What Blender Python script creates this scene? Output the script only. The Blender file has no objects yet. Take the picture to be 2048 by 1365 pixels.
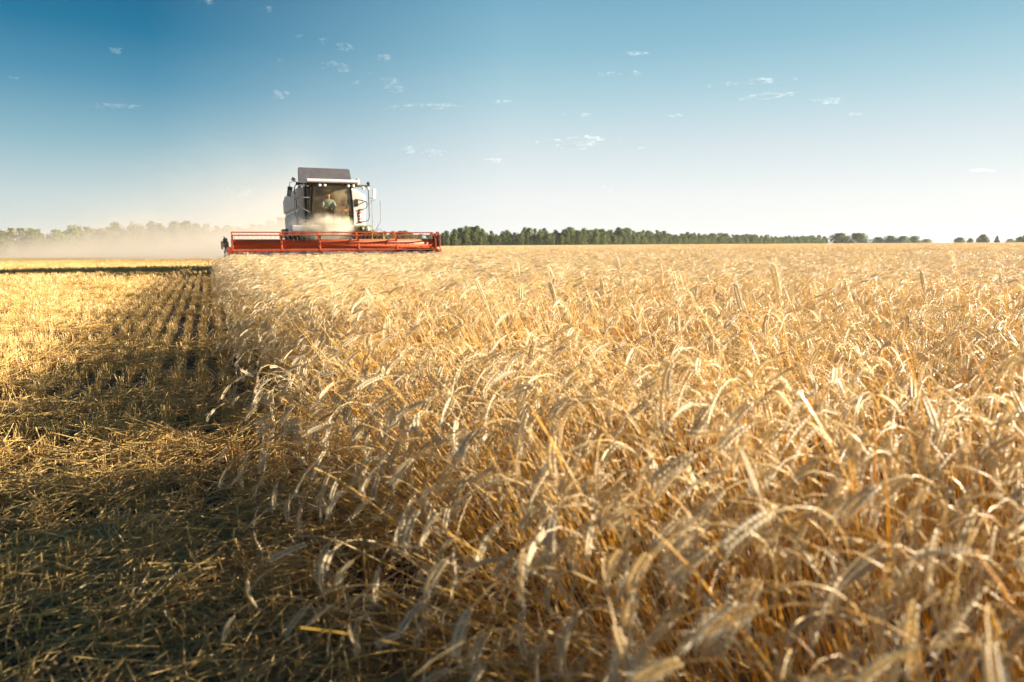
import bpy, bmesh, math, random
import numpy as np
from mathutils import Vector, Matrix, Euler

R = math.radians
SC = bpy.context.scene
COL = SC.collection

# ------------------------------------------------------------------ camera, sky, sun, exposure
SUN_EL, SUN_AZ = R(14.5), R(76.0)          # azimuth clockwise from +Y: low evening sun from the right, a little behind the scene
cam_d = bpy.data.cameras.new("camera")
cam = bpy.data.objects.new("camera", cam_d)
COL.objects.link(cam)
SC.camera = cam
cam_d.lens = 24.0
cam_d.sensor_width = 36.0
cam_d.clip_start = 0.05
cam_d.clip_end = 20000.0
cam.matrix_world = Matrix.Translation((0, 0, 1.15)) @ Matrix.Rotation(R(90 - 8.0), 4, 'X') @ Matrix.Rotation(-R(0.33), 4, 'Z')
cam_d.dof.use_dof = True
cam_d.dof.focus_distance = 6.0
cam_d.dof.aperture_fstop = 2.6

world = bpy.data.worlds.new("World")
SC.world = world
world.use_nodes = True
wn, wl = world.node_tree.nodes, world.node_tree.links
wn.clear()
EXPOSURE = 2.15
sky = wn.new("ShaderNodeTexSky")
sky.sky_type = 'NISHITA'
sky.sun_disc = False
sky.sun_elevation = SUN_EL
sky.sun_rotation = SUN_AZ
sky.air_density = 1.0
sky.dust_density = 0.6
sky.ozone_density = 2.0

def lin(c, div=1.0):
    return tuple((((v / 255 + .055) / 1.055) ** 2.4 if v / 255 > .04045 else v / 255 / 12.92) / div for v in c) + (1,)

def M(op, a=None, b=None, clamp=False):
    q = wn.new('ShaderNodeMath'); q.operation = op; q.use_clamp = clamp
    for i, v in enumerate((a, b)):
        if v is None: continue
        if isinstance(v, (int, float)): q.inputs[i].default_value = v
        else: wl.new(v, q.inputs[i])
    return q.outputs[0]
tcw = wn.new('ShaderNodeTexCoord'); sxw = wn.new('ShaderNodeSeparateXYZ'); wl.new(tcw.outputs['Generated'], sxw.inputs[0])
elev = M('MULTIPLY', M('ARCSINE', sxw.outputs['Z']), 2 / math.pi)          # 0 at the horizon, 1 overhead
hor = M('SQRT', M('ADD', M('MULTIPLY', sxw.outputs['X'], sxw.outputs['X']), M('MULTIPLY', sxw.outputs['Y'], sxw.outputs['Y'])))
cosd = M('DIVIDE', M('ADD', M('MULTIPLY', sxw.outputs['X'], math.sin(SUN_AZ)), M('MULTIPLY', sxw.outputs['Y'], math.cos(SUN_AZ))), M('MAXIMUM', hor, 1e-4))
away = ((0, (222, 226, 222)), (3.7, (198, 214, 216)), (7.6, (142, 184, 198)), (11.5, (84, 148, 178)), (15, (26, 118, 156)), (18.5, (6, 96, 138)), (30, (8, 66, 112)), (90, (5, 36, 75)))
toward = ((0, (250, 250, 247)), (3.7, (243, 245, 244)), (7.6, (216, 229, 233)), (11.5, (178, 211, 221)), (15, (144, 191, 209)), (18.5, (122, 175, 200)), (30, (70, 125, 165)), (90, (14, 56, 100)))
def sky_ramp(rows_):
    r = wn.new('ShaderNodeValToRGB'); r.color_ramp.interpolation = 'EASE' if False else 'LINEAR'
    e = r.color_ramp.elements
    while len(e) < len(rows_): e.new(.5)
    for i, (d, c) in enumerate(rows_): e[i].position = d / 90; 
    for i, (d, c) in enumerate(rows_): e[i].color = lin(c, 2 ** EXPOSURE)
    wl.new(elev, r.inputs[0]); return r.outputs[0]
t = M('DIVIDE', M('ADD', cosd, .22), .46, True)
mixw = wn.new('ShaderNodeMix'); mixw.data_type = 'RGBA'
wl.new(t, mixw.inputs['Factor']); wl.new(sky_ramp(away), mixw.inputs['A']); wl.new(sky_ramp(toward), mixw.inputs['B'])
bg1 = wn.new("ShaderNodeBackground"); bg1.inputs['Strength'].default_value = .955; wl.new(mixw.outputs['Result'], bg1.inputs['Color'])
bg2 = wn.new("ShaderNodeBackground"); bg2.inputs['Strength'].default_value = 0.0025; wl.new(sky.outputs[0], bg2.inputs['Color'])
addw = wn.new('ShaderNodeAddShader'); wl.new(bg1.outputs[0], addw.inputs[0]); wl.new(bg2.outputs[0], addw.inputs[1])
wo = wn.new("ShaderNodeOutputWorld")
wl.new(addw.outputs[0], wo.inputs['Surface'])

sun_d = bpy.data.lights.new("sun", 'SUN')
sun_d.energy = 5.0
sun_d.angle = R(0.6)
sun_d.color = (1.0, 0.88, 0.70)
sun = bpy.data.objects.new("sun", sun_d)
COL.objects.link(sun)
sdir = Vector((math.sin(SUN_AZ) * math.cos(SUN_EL), math.cos(SUN_AZ) * math.cos(SUN_EL), math.sin(SUN_EL)))
sun.rotation_euler = sdir.to_track_quat('Z', 'Y').to_euler()
sun.location = (40, 20, 30)

SC.view_settings.view_transform = 'Standard'
SC.view_settings.look = 'None'
SC.view_settings.exposure = EXPOSURE
SC.view_settings.gamma = 1.0
SC.render.engine = 'CYCLES'
SC.cycles.use_denoising = True
SC.cycles.max_bounces = 8
SC.cycles.diffuse_bounces = 3
SC.cycles.glossy_bounces = 2
SC.cycles.transmission_bounces = 4
SC.cycles.transparent_max_bounces = 8
SC.cycles.volume_bounces = 1
SC.cycles.volume_step_rate = 1.0
SC.cycles.volume_max_steps = 128

# ------------------------------------------------------------------ helpers
def tag(o, label=None, cat=None, group=None, kind=None):
    if label: o['label'] = label
    if cat: o['category'] = cat
    if group: o['group'] = group
    if kind: o['kind'] = kind
    return o

def empty(name, loc=(0, 0, 0), rz=0.0):
    o = bpy.data.objects.new(name, None)
    o.empty_display_size = 0.3
    o.location = loc
    o.rotation_euler = (0, 0, rz)
    COL.objects.link(o)
    return o

def ss(t, a, b):
    t = np.clip((np.asarray(t, float) - a) / (b - a), 0, 1)
    return t * t * (3 - 2 * t)

def wavenoise(x, y, scale, seed):
    r = np.random.RandomState(seed)
    v = 0
    for k in range(7):
        a = r.uniform(0, 2 * math.pi); f = r.uniform(.6, 1.8) / scale * 2 * math.pi
        v = v + np.sin(x * math.cos(a) * f + y * math.sin(a) * f + r.uniform(0, 6.3))
    return v / 7 * 1.7

def gz(x, y):
    x = np.asarray(x, float); y = np.asarray(y, float)
    return .12 * ss(y, 4, 20) - 2.1 * ss(-x, 12, 150) * ss(y, 30, 200)

class MB:
    """collects shapes that become one mesh object"""
    def __init__(s): s.v = []; s.f = []; s.m = []
    def add(s, vs, fs, mat=0):
        o = len(s.v); s.v += [tuple(v) for v in vs]; s.f += [tuple(i + o for i in f) for f in fs]; s.m += [mat] * len(fs)
    def box(s, c, d, mat=0, rot=None, taper=(1, 1)):
        x, y, z = d[0] / 2, d[1] / 2, d[2] / 2
        vs = [Vector((sx * x * (taper[0] if sz > 0 else 1), sy * y * (taper[1] if sz > 0 else 1), sz * z)) for sz in (-1, 1) for sy in (-1, 1) for sx in (-1, 1)]
        if rot: vs = [rot @ v for v in vs]
        s.add([Vector(c) + v for v in vs], [(0, 2, 3, 1), (4, 5, 7, 6), (0, 1, 5, 4), (2, 6, 7, 3), (0, 4, 6, 2), (1, 3, 7, 5)], mat)
    def bb(s, x0, x1, y0, y1, z0, z1, mat=0):
        s.box(((x0 + x1) / 2, (y0 + y1) / 2, (z0 + z1) / 2), (x1 - x0, y1 - y0, z1 - z0), mat)
    def prism(s, poly, a0, a1, axis='y', mat=0):
        """poly in the plane across axis, extruded from a0 to a1"""
        n = len(poly)
        def P(p, a): return {'y': (p[0], a, p[1]), 'x': (a, p[0], p[1]), 'z': (p[0], p[1], a)}[axis]
        s.add([P(p, a0) for p in poly] + [P(p, a1) for p in poly],
              [tuple(range(n)), tuple(range(2 * n - 1, n - 1, -1))] + [(i, i + n, (i + 1) % n + n, (i + 1) % n) for i in range(n)], mat)
    def tube(s, pts, r, n=8, mat=0, cap=True):
        pts = [Vector(p) for p in pts]; rs = r if isinstance(r, (list, tuple)) else [r] * len(pts)
        vs, fs = [], []
        t0 = (pts[1] - pts[0]).normalized()
        up = Vector((0, 0, 1)) if abs(t0.z) < .9 else Vector((1, 0, 0))
        a = t0.cross(up).normalized()
        for i, p in enumerate(pts):
            t = (pts[min(i + 1, len(pts) - 1)] - pts[max(i - 1, 0)]).normalized()
            a = (a - t * a.dot(t)).normalized(); b = t.cross(a)
            for k in range(n):
                w = 2 * math.pi * k / n
                vs.append(p + (a * math.cos(w) + b * math.sin(w)) * rs[i])
        for i in range(len(pts) - 1):
            for k in range(n):
                fs.append((i * n + k, i * n + (k + 1) % n, (i + 1) * n + (k + 1) % n, (i + 1) * n + k))
        if cap: fs += [tuple(range(n - 1, -1, -1)), tuple(range((len(pts) - 1) * n, len(pts) * n))]
        s.add(vs, fs, mat)
    def lathe(s, prof, c, axis='x', n=24, mat=0):
        """prof: (along axis, radius)"""
        vs, fs = [], []
        for a, r in prof:
            for k in range(n):
                w = 2 * math.pi * k / n; p, q = r * math.cos(w), r * math.sin(w)
                vs.append(Vector(c) + Vector({'x': (a, p, q), 'y': (p, a, q), 'z': (p, q, a)}[axis]))
        for i in range(len(prof) - 1):
            for k in range(n): fs.append((i * n + k, i * n + (k + 1) % n, (i + 1) * n + (k + 1) % n, (i + 1) * n + k))
        fs += [tuple(range(n - 1, -1, -1)), tuple(range((len(prof) - 1) * n, len(prof) * n))]
        s.add(vs, fs, mat)
    def mesh(s, name, mats, smooth=False):
        me = bpy.data.meshes.new(name); me.from_pydata(s.v, [], s.f)
        for m in (mats if isinstance(mats, (list, tuple)) else [mats]): me.materials.append(m)
        me.polygons.foreach_set('material_index', s.m)
        if smooth: me.polygons.foreach_set('use_smooth', [True] * len(s.f))
        me.update()
        return me
    def build(s, name, mats, parent=None, bevel=0, smooth=False, fix=True, seg=2):
        me = s.mesh(name, mats, smooth)
        if fix:
            bm = bmesh.new(); bm.from_mesh(me); bmesh.ops.recalc_face_normals(bm, faces=bm.faces); bm.to_mesh(me); bm.free()
        o = bpy.data.objects.new(name, me); COL.objects.link(o); o.parent = parent
        if bevel:
            md = o.modifiers.new("bevel", 'BEVEL'); md.width = bevel; md.segments = seg; md.limit_method = 'ANGLE'; md.angle_limit = R(35)
        return o

def copy_tree(o, parent=None):
    c = o.copy(); COL.objects.link(c); c.parent = parent
    for ch in list(o.children): copy_tree(ch, c)
    return c

# ------------------------------------------------------------------ materials
def mat(name):
    m = bpy.data.materials.new(name); m.use_nodes = True
    return m, m.node_tree.nodes, m.node_tree.links

def paint(name, col, rough=.45, metal=0.0, dirt=.35, dirt_col=(.42, .32, .2), scale=3.0, coat=0.0):
    m, n, l = mat(name)
    b = n['Principled BSDF']; b.inputs['Roughness'].default_value = rough; b.inputs['Metallic'].default_value = metal
    b.inputs['Coat Weight'].default_value = coat
    tc = n.new('ShaderNodeTexCoord'); nz = n.new('ShaderNodeTexNoise'); nz.inputs['Scale'].default_value = scale; nz.inputs['Detail'].default_value = 7; nz.inputs['Roughness'].default_value = .65
    rp = n.new('ShaderNodeMapRange'); rp.inputs['From Min'].default_value = .42; rp.inputs['From Max'].default_value = .75; rp.inputs['To Max'].default_value = dirt
    mx = n.new('ShaderNodeMix'); mx.data_type = 'RGBA'; mx.inputs['A'].default_value = (*col, 1); mx.inputs['B'].default_value = (*dirt_col, 1)
    l.new(tc.outputs['Object'], nz.inputs['Vector']); l.new(nz.outputs['Fac'], rp.inputs['Value']); l.new(rp.outputs[0], mx.inputs['Factor']); l.new(mx.outputs['Result'], b.inputs['Base Color'])
    r2 = n.new('ShaderNodeMapRange'); r2.inputs['To Min'].default_value = rough * .8; r2.inputs['To Max'].default_value = min(1, rough * 1.5)
    l.new(nz.outputs['Fac'], r2.inputs['Value']); l.new(r2.outputs[0], b.inputs['Roughness'])
    return m

def plant(name, c1, c2, trans=.35, rough=.45, spec=.5, noise=60.0, tcol=None, patch=None):
    """thin dry plant matter: diffuse + translucent + a soft sheen, varied from plant to plant"""
    m, n, l = mat(name)
    n.clear()
    out = n.new('ShaderNodeOutputMaterial')
    oi = n.new('ShaderNodeObjectInfo'); tc = n.new('ShaderNodeTexCoord')
    nz = n.new('ShaderNodeTexNoise'); nz.inputs['Scale'].default_value = noise; nz.inputs['Detail'].default_value = 2
    l.new(tc.outputs['Object'], nz.inputs['Vector'])
    ad = n.new('ShaderNodeMath'); ad.operation = 'MULTIPLY_ADD'; ad.inputs[1].default_value = .6; l.new(oi.outputs['Random'], ad.inputs[0])
    mr = n.new('ShaderNodeMapRange'); mr.inputs['From Min'].default_value = .3; mr.inputs['From Max'].default_value = .7; mr.inputs['To Min'].default_value = 0; mr.inputs['To Max'].default_value = .4
    l.new(nz.outputs['Fac'], mr.inputs['Value']); l.new(mr.outputs[0], ad.inputs[2])
    mx = n.new('ShaderNodeMix'); mx.data_type = 'RGBA'; mx.inputs['A'].default_value = (*c1, 1); mx.inputs['B'].default_value = (*c2, 1)
    l.new(ad.outputs[0], mx.inputs['Factor'])
    colr = mx.outputs['Result']
    b = n.new('ShaderNodeBsdfPrincipled'); b.inputs['Roughness'].default_value = rough; b.inputs['Specular IOR Level'].default_value = spec
    l.new(colr, b.inputs['Base Color'])
    t = n.new('ShaderNodeBsdfTranslucent')
    if tcol:
        tm = n.new('ShaderNodeMix'); tm.data_type = 'RGBA'; tm.blend_type = 'MULTIPLY'; tm.inputs['Factor'].default_value = 1; tm.inputs['B'].default_value = (*tcol, 1)
        l.new(colr, tm.inputs['A']); l.new(tm.outputs['Result'], t.inputs['Color'])
    else: l.new(colr, t.inputs['Color'])
    ms = n.new('ShaderNodeMixShader'); ms.inputs[0].default_value = trans
    l.new(b.outputs[0], ms.inputs[1]); l.new(t.outputs[0], ms.inputs[2]); l.new(ms.outputs[0], out.inputs['Surface'])
    return m

M_stem = plant("wheat_stem", (.84, .53, .06), (.94, .72, .20), .48, .32, .7, 40, tcol=(1, .86, .42))
M_ear = plant("wheat_ear", (.66, .51, .30), (.94, .83, .60), .42, .45, .5, 220, tcol=(1, .95, .74))
M_awn = plant("wheat_awn", (.88, .79, .58), (.93, .87, .70), .5, .4, .5, 60)
M_leafd = plant("dry_leaf", (.66, .50, .26), (.84, .70, .46), .45, .5, .4, 60)
M_straw = plant("cut_straw", (.56, .365, .115), (.87, .66, .245), .36, .38, .5, 50, tcol=(1, .80, .40))
M_chaff = plant("chaff_leaf", (.34, .22, .10), (.62, .45, .22), .45, .6, .3, 50, tcol=(1, .82, .5))
M_weed = plant("weed_leaf", (.05, .11, .03), (.10, .17, .05), .35, .5, .4, 30)

# ------------------------------------------------------------------ the ground
def soil_material():
    m, n, l = mat("soil")
    b = n['Principled BSDF']; b.inputs['Roughness'].default_value = .95
    ge = n.new('ShaderNodeNewGeometry')
    n1 = n.new('ShaderNodeTexNoise'); n1.inputs['Scale'].default_value = 6; n1.inputs['Detail'].default_value = 8
    n2 = n.new('ShaderNodeTexNoise'); n2.inputs['Scale'].default_value = .15; n2.inputs['Detail'].default_value = 4
    l.new(ge.outputs['Position'], n1.inputs['Vector']); l.new(ge.outputs['Position'], n2.inputs['Vector'])
    cr = n.new('ShaderNodeValToRGB'); e = cr.color_ramp.elements
    e[0].position = .3; e[0].color = (.045, .032, .018, 1); e[1].position = .75; e[1].color = (.16, .115, .06, 1)
    l.new(n1.outputs['Fac'], cr.inputs[0])
    # far from the field's cut strip the ground carries straw residue seen as one tone
    sx = n.new('ShaderNodeSeparateXYZ'); l.new(ge.outputs['Position'], sx.inputs[0])
    mr = n.new('ShaderNodeMapRange'); mr.inputs['From Min'].default_value = 25; mr.inputs['From Max'].default_value = 60
    l.new(sx.outputs['Y'], mr.inputs['Value'])
    mx = n.new('ShaderNodeMix'); mx.data_type = 'RGBA'; mx.inputs['B'].default_value = (.52, .38, .14, 1)
    l.new(mr.outputs[0], mx.inputs['Factor']); l.new(cr.outputs[0], mx.inputs['A']); l.new(mx.outputs['Result'], b.inputs['Base Color'])
    bp = n.new('ShaderNodeBump'); bp.inputs['Strength'].default_value = .6; bp.inputs['Distance'].default_value = .03
    l.new(n1.outputs['Fac'], bp.inputs['Height']); l.new(bp.outputs[0], b.inputs['Normal'])
    return m
M_soil = soil_material()

def make_ground():
    def axis(vmax, near, step):
        a = [0.0]
        while a[-1] < vmax: a.append(a[-1] + max(step, a[-1] * near))
        return a
    ax = axis(2300, .09, .5); xs = [-v for v in ax[:0:-1]] + ax; ys = [-v for v in axis(60, .2, .5)[:0:-1]] + axis(2300, .07, .5)
    X, Y = np.meshgrid(xs, ys); Z = gz(X, Y) + .012 * wavenoise(X, Y, 1.3, 3) * (np.abs(Y) < 20)
    vs = np.stack([X, Y, Z], -1).reshape(-1, 3); nx = len(xs)
    fs = [(j * nx + i, j * nx + i + 1, (j + 1) * nx + i + 1, (j + 1) * nx + i) for j in range(len(ys) - 1) for i in range(nx - 1)]
    me = bpy.data.meshes.new("ground"); me.from_pydata(vs.tolist(), [], fs); me.materials.append(M_soil)
    me.polygons.foreach_set('use_smooth', [True] * len(fs))
    o = bpy.data.objects.new("ground", me); COL.objects.link(o)
    tag(o, kind='structure')
make_ground()

# ------------------------------------------------------------------ scattering (stuff only)
def scatter(name, meshes, pos, rot, scl, idx, label, kind='stuff', base=None):
    """one object of kind stuff: a point mesh that puts the given plants on its points"""
    src = bpy.data.collections.new(name + "_kinds")
    for i, me in enumerate(meshes):
        src.objects.link(bpy.data.objects.new("%s_kind_%03d" % (name, i), me))
    me = bpy.data.meshes.new(name); n = len(pos)
    me.vertices.add(n); me.vertices.foreach_set('co', np.asarray(pos, np.float32).ravel())
    a = me.attributes.new('rot', 'FLOAT_VECTOR', 'POINT'); a.data.foreach_set('vector', np.asarray(rot, np.float32).ravel())
    a = me.attributes.new('scl', 'FLOAT', 'POINT'); a.data.foreach_set('value', np.asarray(scl, np.float32).ravel())
    a = me.attributes.new('idx', 'INT', 'POINT'); a.data.foreach_set('value', np.asarray(idx, np.int32).ravel())
    o = bpy.data.objects.new(name, me); COL.objects.link(o)
    g = bpy.data.node_groups.new(name, 'GeometryNodeTree')
    g.interface.new_socket('Geometry', in_out='INPUT', socket_type='NodeSocketGeometry')
    g.interface.new_socket('Geometry', in_out='OUTPUT', socket_type='NodeSocketGeometry')
    N, L = g.nodes, g.links
    gi, go = N.new('NodeGroupInput'), N.new('NodeGroupOutput')
    iop = N.new('GeometryNodeInstanceOnPoints'); ci = N.new('GeometryNodeCollectionInfo')
    ci.inputs['Collection'].default_value = src; ci.inputs['Separate Children'].default_value = True; ci.inputs['Reset Children'].default_value = True
    iop.inputs['Pick Instance'].default_value = True
    def attr(nm, t):
        q = N.new('GeometryNodeInputNamedAttribute'); q.data_type = t; q.inputs['Name'].default_value = nm
        return [s for s in q.outputs if s.enabled and s.name == 'Attribute'][0]
    er = N.new('FunctionNodeEulerToRotation')
    L.new(attr('rot', 'FLOAT_VECTOR'), er.inputs[0]); L.new(er.outputs[0], iop.inputs['Rotation'])
    L.new(attr('scl', 'FLOAT'), iop.inputs['Scale']); L.new(attr('idx', 'INT'), iop.inputs['Instance Index'])
    L.new(gi.outputs[0], iop.inputs['Points']); L.new(ci.outputs[0], iop.inputs['Instance']); L.new(iop.outputs[0], go.inputs[0])
    o.modifiers.new("plants", 'NODES').node_group = g
    tag(o, label, None, None, kind)
    return o

def eulers(head, tilt_dir, tilt):
    """Rz(head) then tilted by tilt towards tilt_dir, as XYZ eulers (vectorised)"""
    ch, sh = np.cos(head), np.sin(head)
    Z = np.zeros_like(head); O1 = np.ones_like(head)
    A = np.stack([np.stack([ch, -sh, Z], -1), np.stack([sh, ch, Z], -1), np.stack([Z, Z, O1], -1)], -2)
    kx, ky = -np.sin(tilt_dir), np.cos(tilt_dir)          # axis so that +Z moves towards tilt_dir
    c, s = np.cos(tilt), np.sin(tilt); v = 1 - c
    B = np.stack([np.stack([c + kx * kx * v, kx * ky * v, ky * s], -1), np.stack([kx * ky * v, c + ky * ky * v, -kx * s], -1), np.stack([-ky * s, kx * s, c], -1)], -2)
    M = B @ A
    ry = np.arcsin(np.clip(-M[..., 2, 0], -1, 1)); rx = np.arctan2(M[..., 2, 1], M[..., 2, 2]); rz = np.arctan2(M[..., 1, 0], M[..., 0, 0])
    return np.stack([rx, ry, rz], -1)

# ------------------------------------------------------------------ wheat plants (nodding towards +X)
def spindle(mb, p, d, a, ln, w, mat_, n=5):
    d = d.normalized(); a = (a - d * a.dot(d)).normalized(); b = d.cross(a)
    vs = []; rings = ((.0, .35), (.35, 1.0), (.72, .72))
    for t, r in rings:
        for k in range(n):
            q = 2 * math.pi * k / n
            vs.append(p + d * ln * t + (a * math.cos(q) * w + b * math.sin(q) * w * .75) * r)
    vs.append(p + d * ln)
    fs = [(i * n + k, i * n + (k + 1) % n, (i + 1) * n + (k + 1) % n, (i + 1) * n + k) for i in range(2) for k in range(n)]
    fs += [(2 * n + k, 2 * n + (k + 1) % n, 3 * n) for k in range(n)]
    mb.add(vs, fs, mat_)

def blade(mb, p, d, ln, w, rnd, mat_, seg=6, droop=1.0):
    """a dry ribbon leaf"""
    d = Vector(d).normalized(); pts = [Vector(p)]; cur = d.copy()
    for i in range(seg):
        cur = (cur + Vector((rnd.uniform(-.15, .15), rnd.uniform(-.15, .15), -.28 * droop * (1 + i * .25)))).normalized()
        pts.append(pts[-1] + cur * ln / seg)
    tw = rnd.uniform(0, 6.3); dt = rnd.uniform(-.7, .7); vs = []
    for i, q in enumerate(pts):
        side = Vector((math.cos(tw + dt * i), math.sin(tw + dt * i), .3)).normalized(); ww = w * (1 - (i / seg) ** 2 * .9)
        vs += [q - side * ww / 2, q + side * ww / 2]
    mb.add(vs, [(2 * i, 2 * i + 1, 2 * i + 3, 2 * i + 2) for i in range(seg)], mat_)

def stalk(mb, rnd, base=(0, 0, 0), height=.95, nod=None, lod=0, head=0.0, lean=None, leaf=True, start=0.0, bare=False):
    nod = rnd.uniform(1.1, 2.5) if nod is None else nod
    lean = rnd.uniform(-.02, .14) if lean is None else lean
    nseg = 14 if lod == 0 else (9 if lod == 1 else 5)
    L = height * rnd.uniform(.93, 1.07); ear = rnd.uniform(.075, .105); k0 = rnd.uniform(.48, .70)
    ch, sh = math.cos(head), math.sin(head); side = rnd.uniform(-.12, .12)
    p = Vector(base); pts = [p.copy()]
    us = [start + (1 - start) * (i / nseg) ** .8 for i in range(nseg + 1)]
    def th(u): return lean + nod * .84 * max(0, (u - k0) / (1 - k0)) ** 1.55
    p = p + Vector((0, 0, start * L))
    pts = [p.copy()]
    for i in range(nseg):
        u = (us[i] + us[i + 1]) / 2; t = th(u); ds = (us[i + 1] - us[i]) * L
        lx, lz = math.sin(t) * ds, math.cos(t) * ds
        p = p + Vector((lx * ch - side * sh * ds * u, lx * sh + side * ch * ds * u, lz)); pts.append(p.copy())
    r0 = .0020 if lod == 0 else (.0022 if lod == 1 else .0028)
    kt = int(nseg * (.55 if lod == 0 else .5)); rr_ = [r0 * (1 - .45 * i / nseg) for i in range(nseg + 1)]
    mb.tube(pts[:kt + 1], rr_[:kt + 1], 4 if lod == 0 else 3, 0, cap=False)          # golden lower stem
    mb.tube(pts[kt:], rr_[kt:], 4 if lod == 0 else 3, 4, cap=False)                  # pale neck under the ear
    # the ear
    t = th(1.0); ns = 9 if lod == 0 else (7 if lod == 1 else 3)
    step = ear / ns; dn = nod * .23 / ns
    roll = rnd.uniform(0, 3.14)
    latv = Vector((-sh, ch, 0))
    for i in range(0 if bare else ns + 1):
        d = Vector((math.sin(t) * ch, math.sin(t) * sh, math.cos(t)))
        up = Vector((-math.cos(t) * ch, -math.cos(t) * sh, math.sin(t)))
        a = latv * math.cos(roll) + up * math.sin(roll)
        if lod < 2:
            sz = .0165 * (.75 + .35 * math.sin(math.pi * (i + .7) / (ns + 1.4)))
            sides = (-1, 1) if i < ns else (0,)
            for sd in sides:
                dd = (d + a * sd * .42).normalized(); off = (.5 if sd > 0 else 0) * step
                spindle(mb, p + d * off + a * sd * .0026, dd, a, sz, .0039, 1, 5 if lod == 0 else 4)
                for _ in range(rnd.choice((1, 1, 2))):
                    al = rnd.uniform(.02, .06); ad = (dd + Vector((rnd.uniform(-.2, .2), rnd.uniform(-.2, .2), rnd.uniform(-.25, .1)))).normalized()
                    q = p + d * off + dd * sz * .8; wv = ad.cross(Vector((rnd.random(), rnd.random(), rnd.random()))).normalized() * (.0003 if lod == 0 else .0006)
                    mb.add([q - wv, q + wv, q + ad * al], [(0, 1, 2)], 2)
        else:
            if i < ns:
                spindle(mb, p - d * .004, d, a, step * 1.35, .0068, 1, 4)
                for _ in range(2):
                    ad = (d + Vector((rnd.uniform(-.4, .4), rnd.uniform(-.4, .4), rnd.uniform(-.3, .2)))).normalized()
                    wv = ad.cross(Vector((0, .3, 1))).normalized() * .0015
                    mb.add([p - wv, p + wv, p + ad * .05], [(0, 1, 2)], 2)
        p = p + d * step; t += dn
    if leaf:
        for _ in range(rnd.choice([1, 1, 2]) if lod < 2 else 1):
            k = rnd.randint(int(nseg * .3), int(nseg * .75)); an = rnd.uniform(0, 6.3)
            blade(mb, pts[k], (math.cos(an) * .6, math.sin(an) * .6, .9), rnd.uniform(.10, .22), rnd.uniform(.004, .009), rnd, 3, 6 if lod == 0 else 4, 1.3)

M_neck = plant("wheat_neck", (.82, .60, .26), (.91, .76, .44), .42, .32, .7, 40, tcol=(1, .92, .60))
WM = [M_stem, M_ear, M_awn, M_leafd, M_neck]
rnd = random.Random(11)
near_kinds, mid_kinds = [], []
NK = 56
for i in range(NK):
    mb = MB(); nod = .35 + 2.85 * i / (NK - 3) if i < NK - 2 else rnd.uniform(.08, .3)
    stalk(mb, rnd, nod=nod); near_kinds.append(mb.mesh("wheat_plant", WM, True))
for i in range(8):                                    # broken stems that lost their ears
    mb = MB(); stalk(mb, rnd, nod=rnd.uniform(.1, .5), bare=True, height=rnd.uniform(.7, .95)); near_kinds.append(mb.mesh("bare_stem", [M_stem, M_ear, M_awn, M_leafd, M_stem], True))
def kind_for(tilt, r_):
    """plants that already lean get an ear that nods less, so that ears hang and never curl back"""
    want = np.clip(r_.normal(2.72, .38, len(tilt)) - .8 * tilt, .35, 3.2)
    return np.clip(np.round((want - .35) / 2.85 * (NK - 3)), 0, NK - 3).astype(int)
for i in range(16):                                   # small tufts of three plants for the middle distance
    mb = MB()
    for k in range(3):
        stalk(mb, rnd, (rnd.uniform(-.05, .05), rnd.uniform(-.05, .05), 0), nod=rnd.uniform(1.5, 2.7), lod=1, head=rnd.uniform(-.5, .5), height=rnd.uniform(.9, 1.0))
    mid_kinds.append(mb.mesh("wheat_tuft", WM, True))

def heightfield(x, y):
    """slow swell of the crop's top"""
    return 1 + .055 * wavenoise(x, y, 1.9, 5) + .04 * wavenoise(x, y, 5.5, 6) - .03 * ss(y, 8, 30)

CO = Vector((-6.55, 25.5, .12)); CA = math.atan(.43)       # the harvester's place and heading
def local_lc(x, y):
    dx, dy = x - CO.x, y - CO.y
    return dx * math.cos(CA) + dy * math.sin(CA), -dx * math.sin(CA) + dy * math.cos(CA)
def edge_x(y): return .62 + .26 * np.exp(-np.clip(y, 0, None) / 9.0) - .44 * y
def in_wheat(x, y, slack=0.0):
    l, b = local_lc(x, y)
    e = edge_x(y) + .07 * wavenoise(y, y * 0, 1.7, 21)
    return (x > e + slack) & ~((l > -3.9) & (l < 4.05) & (b > .15))

def in_view(x, y, margin=.8):
    return (np.abs(x) < .78 * y + margin + .35) & (y > -.6)

rs = np.random.RandomState(4)
def sample(n, x0, x1, y0, y1): return rs.uniform(x0, x1, n), rs.uniform(y0, y1, n)

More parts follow.
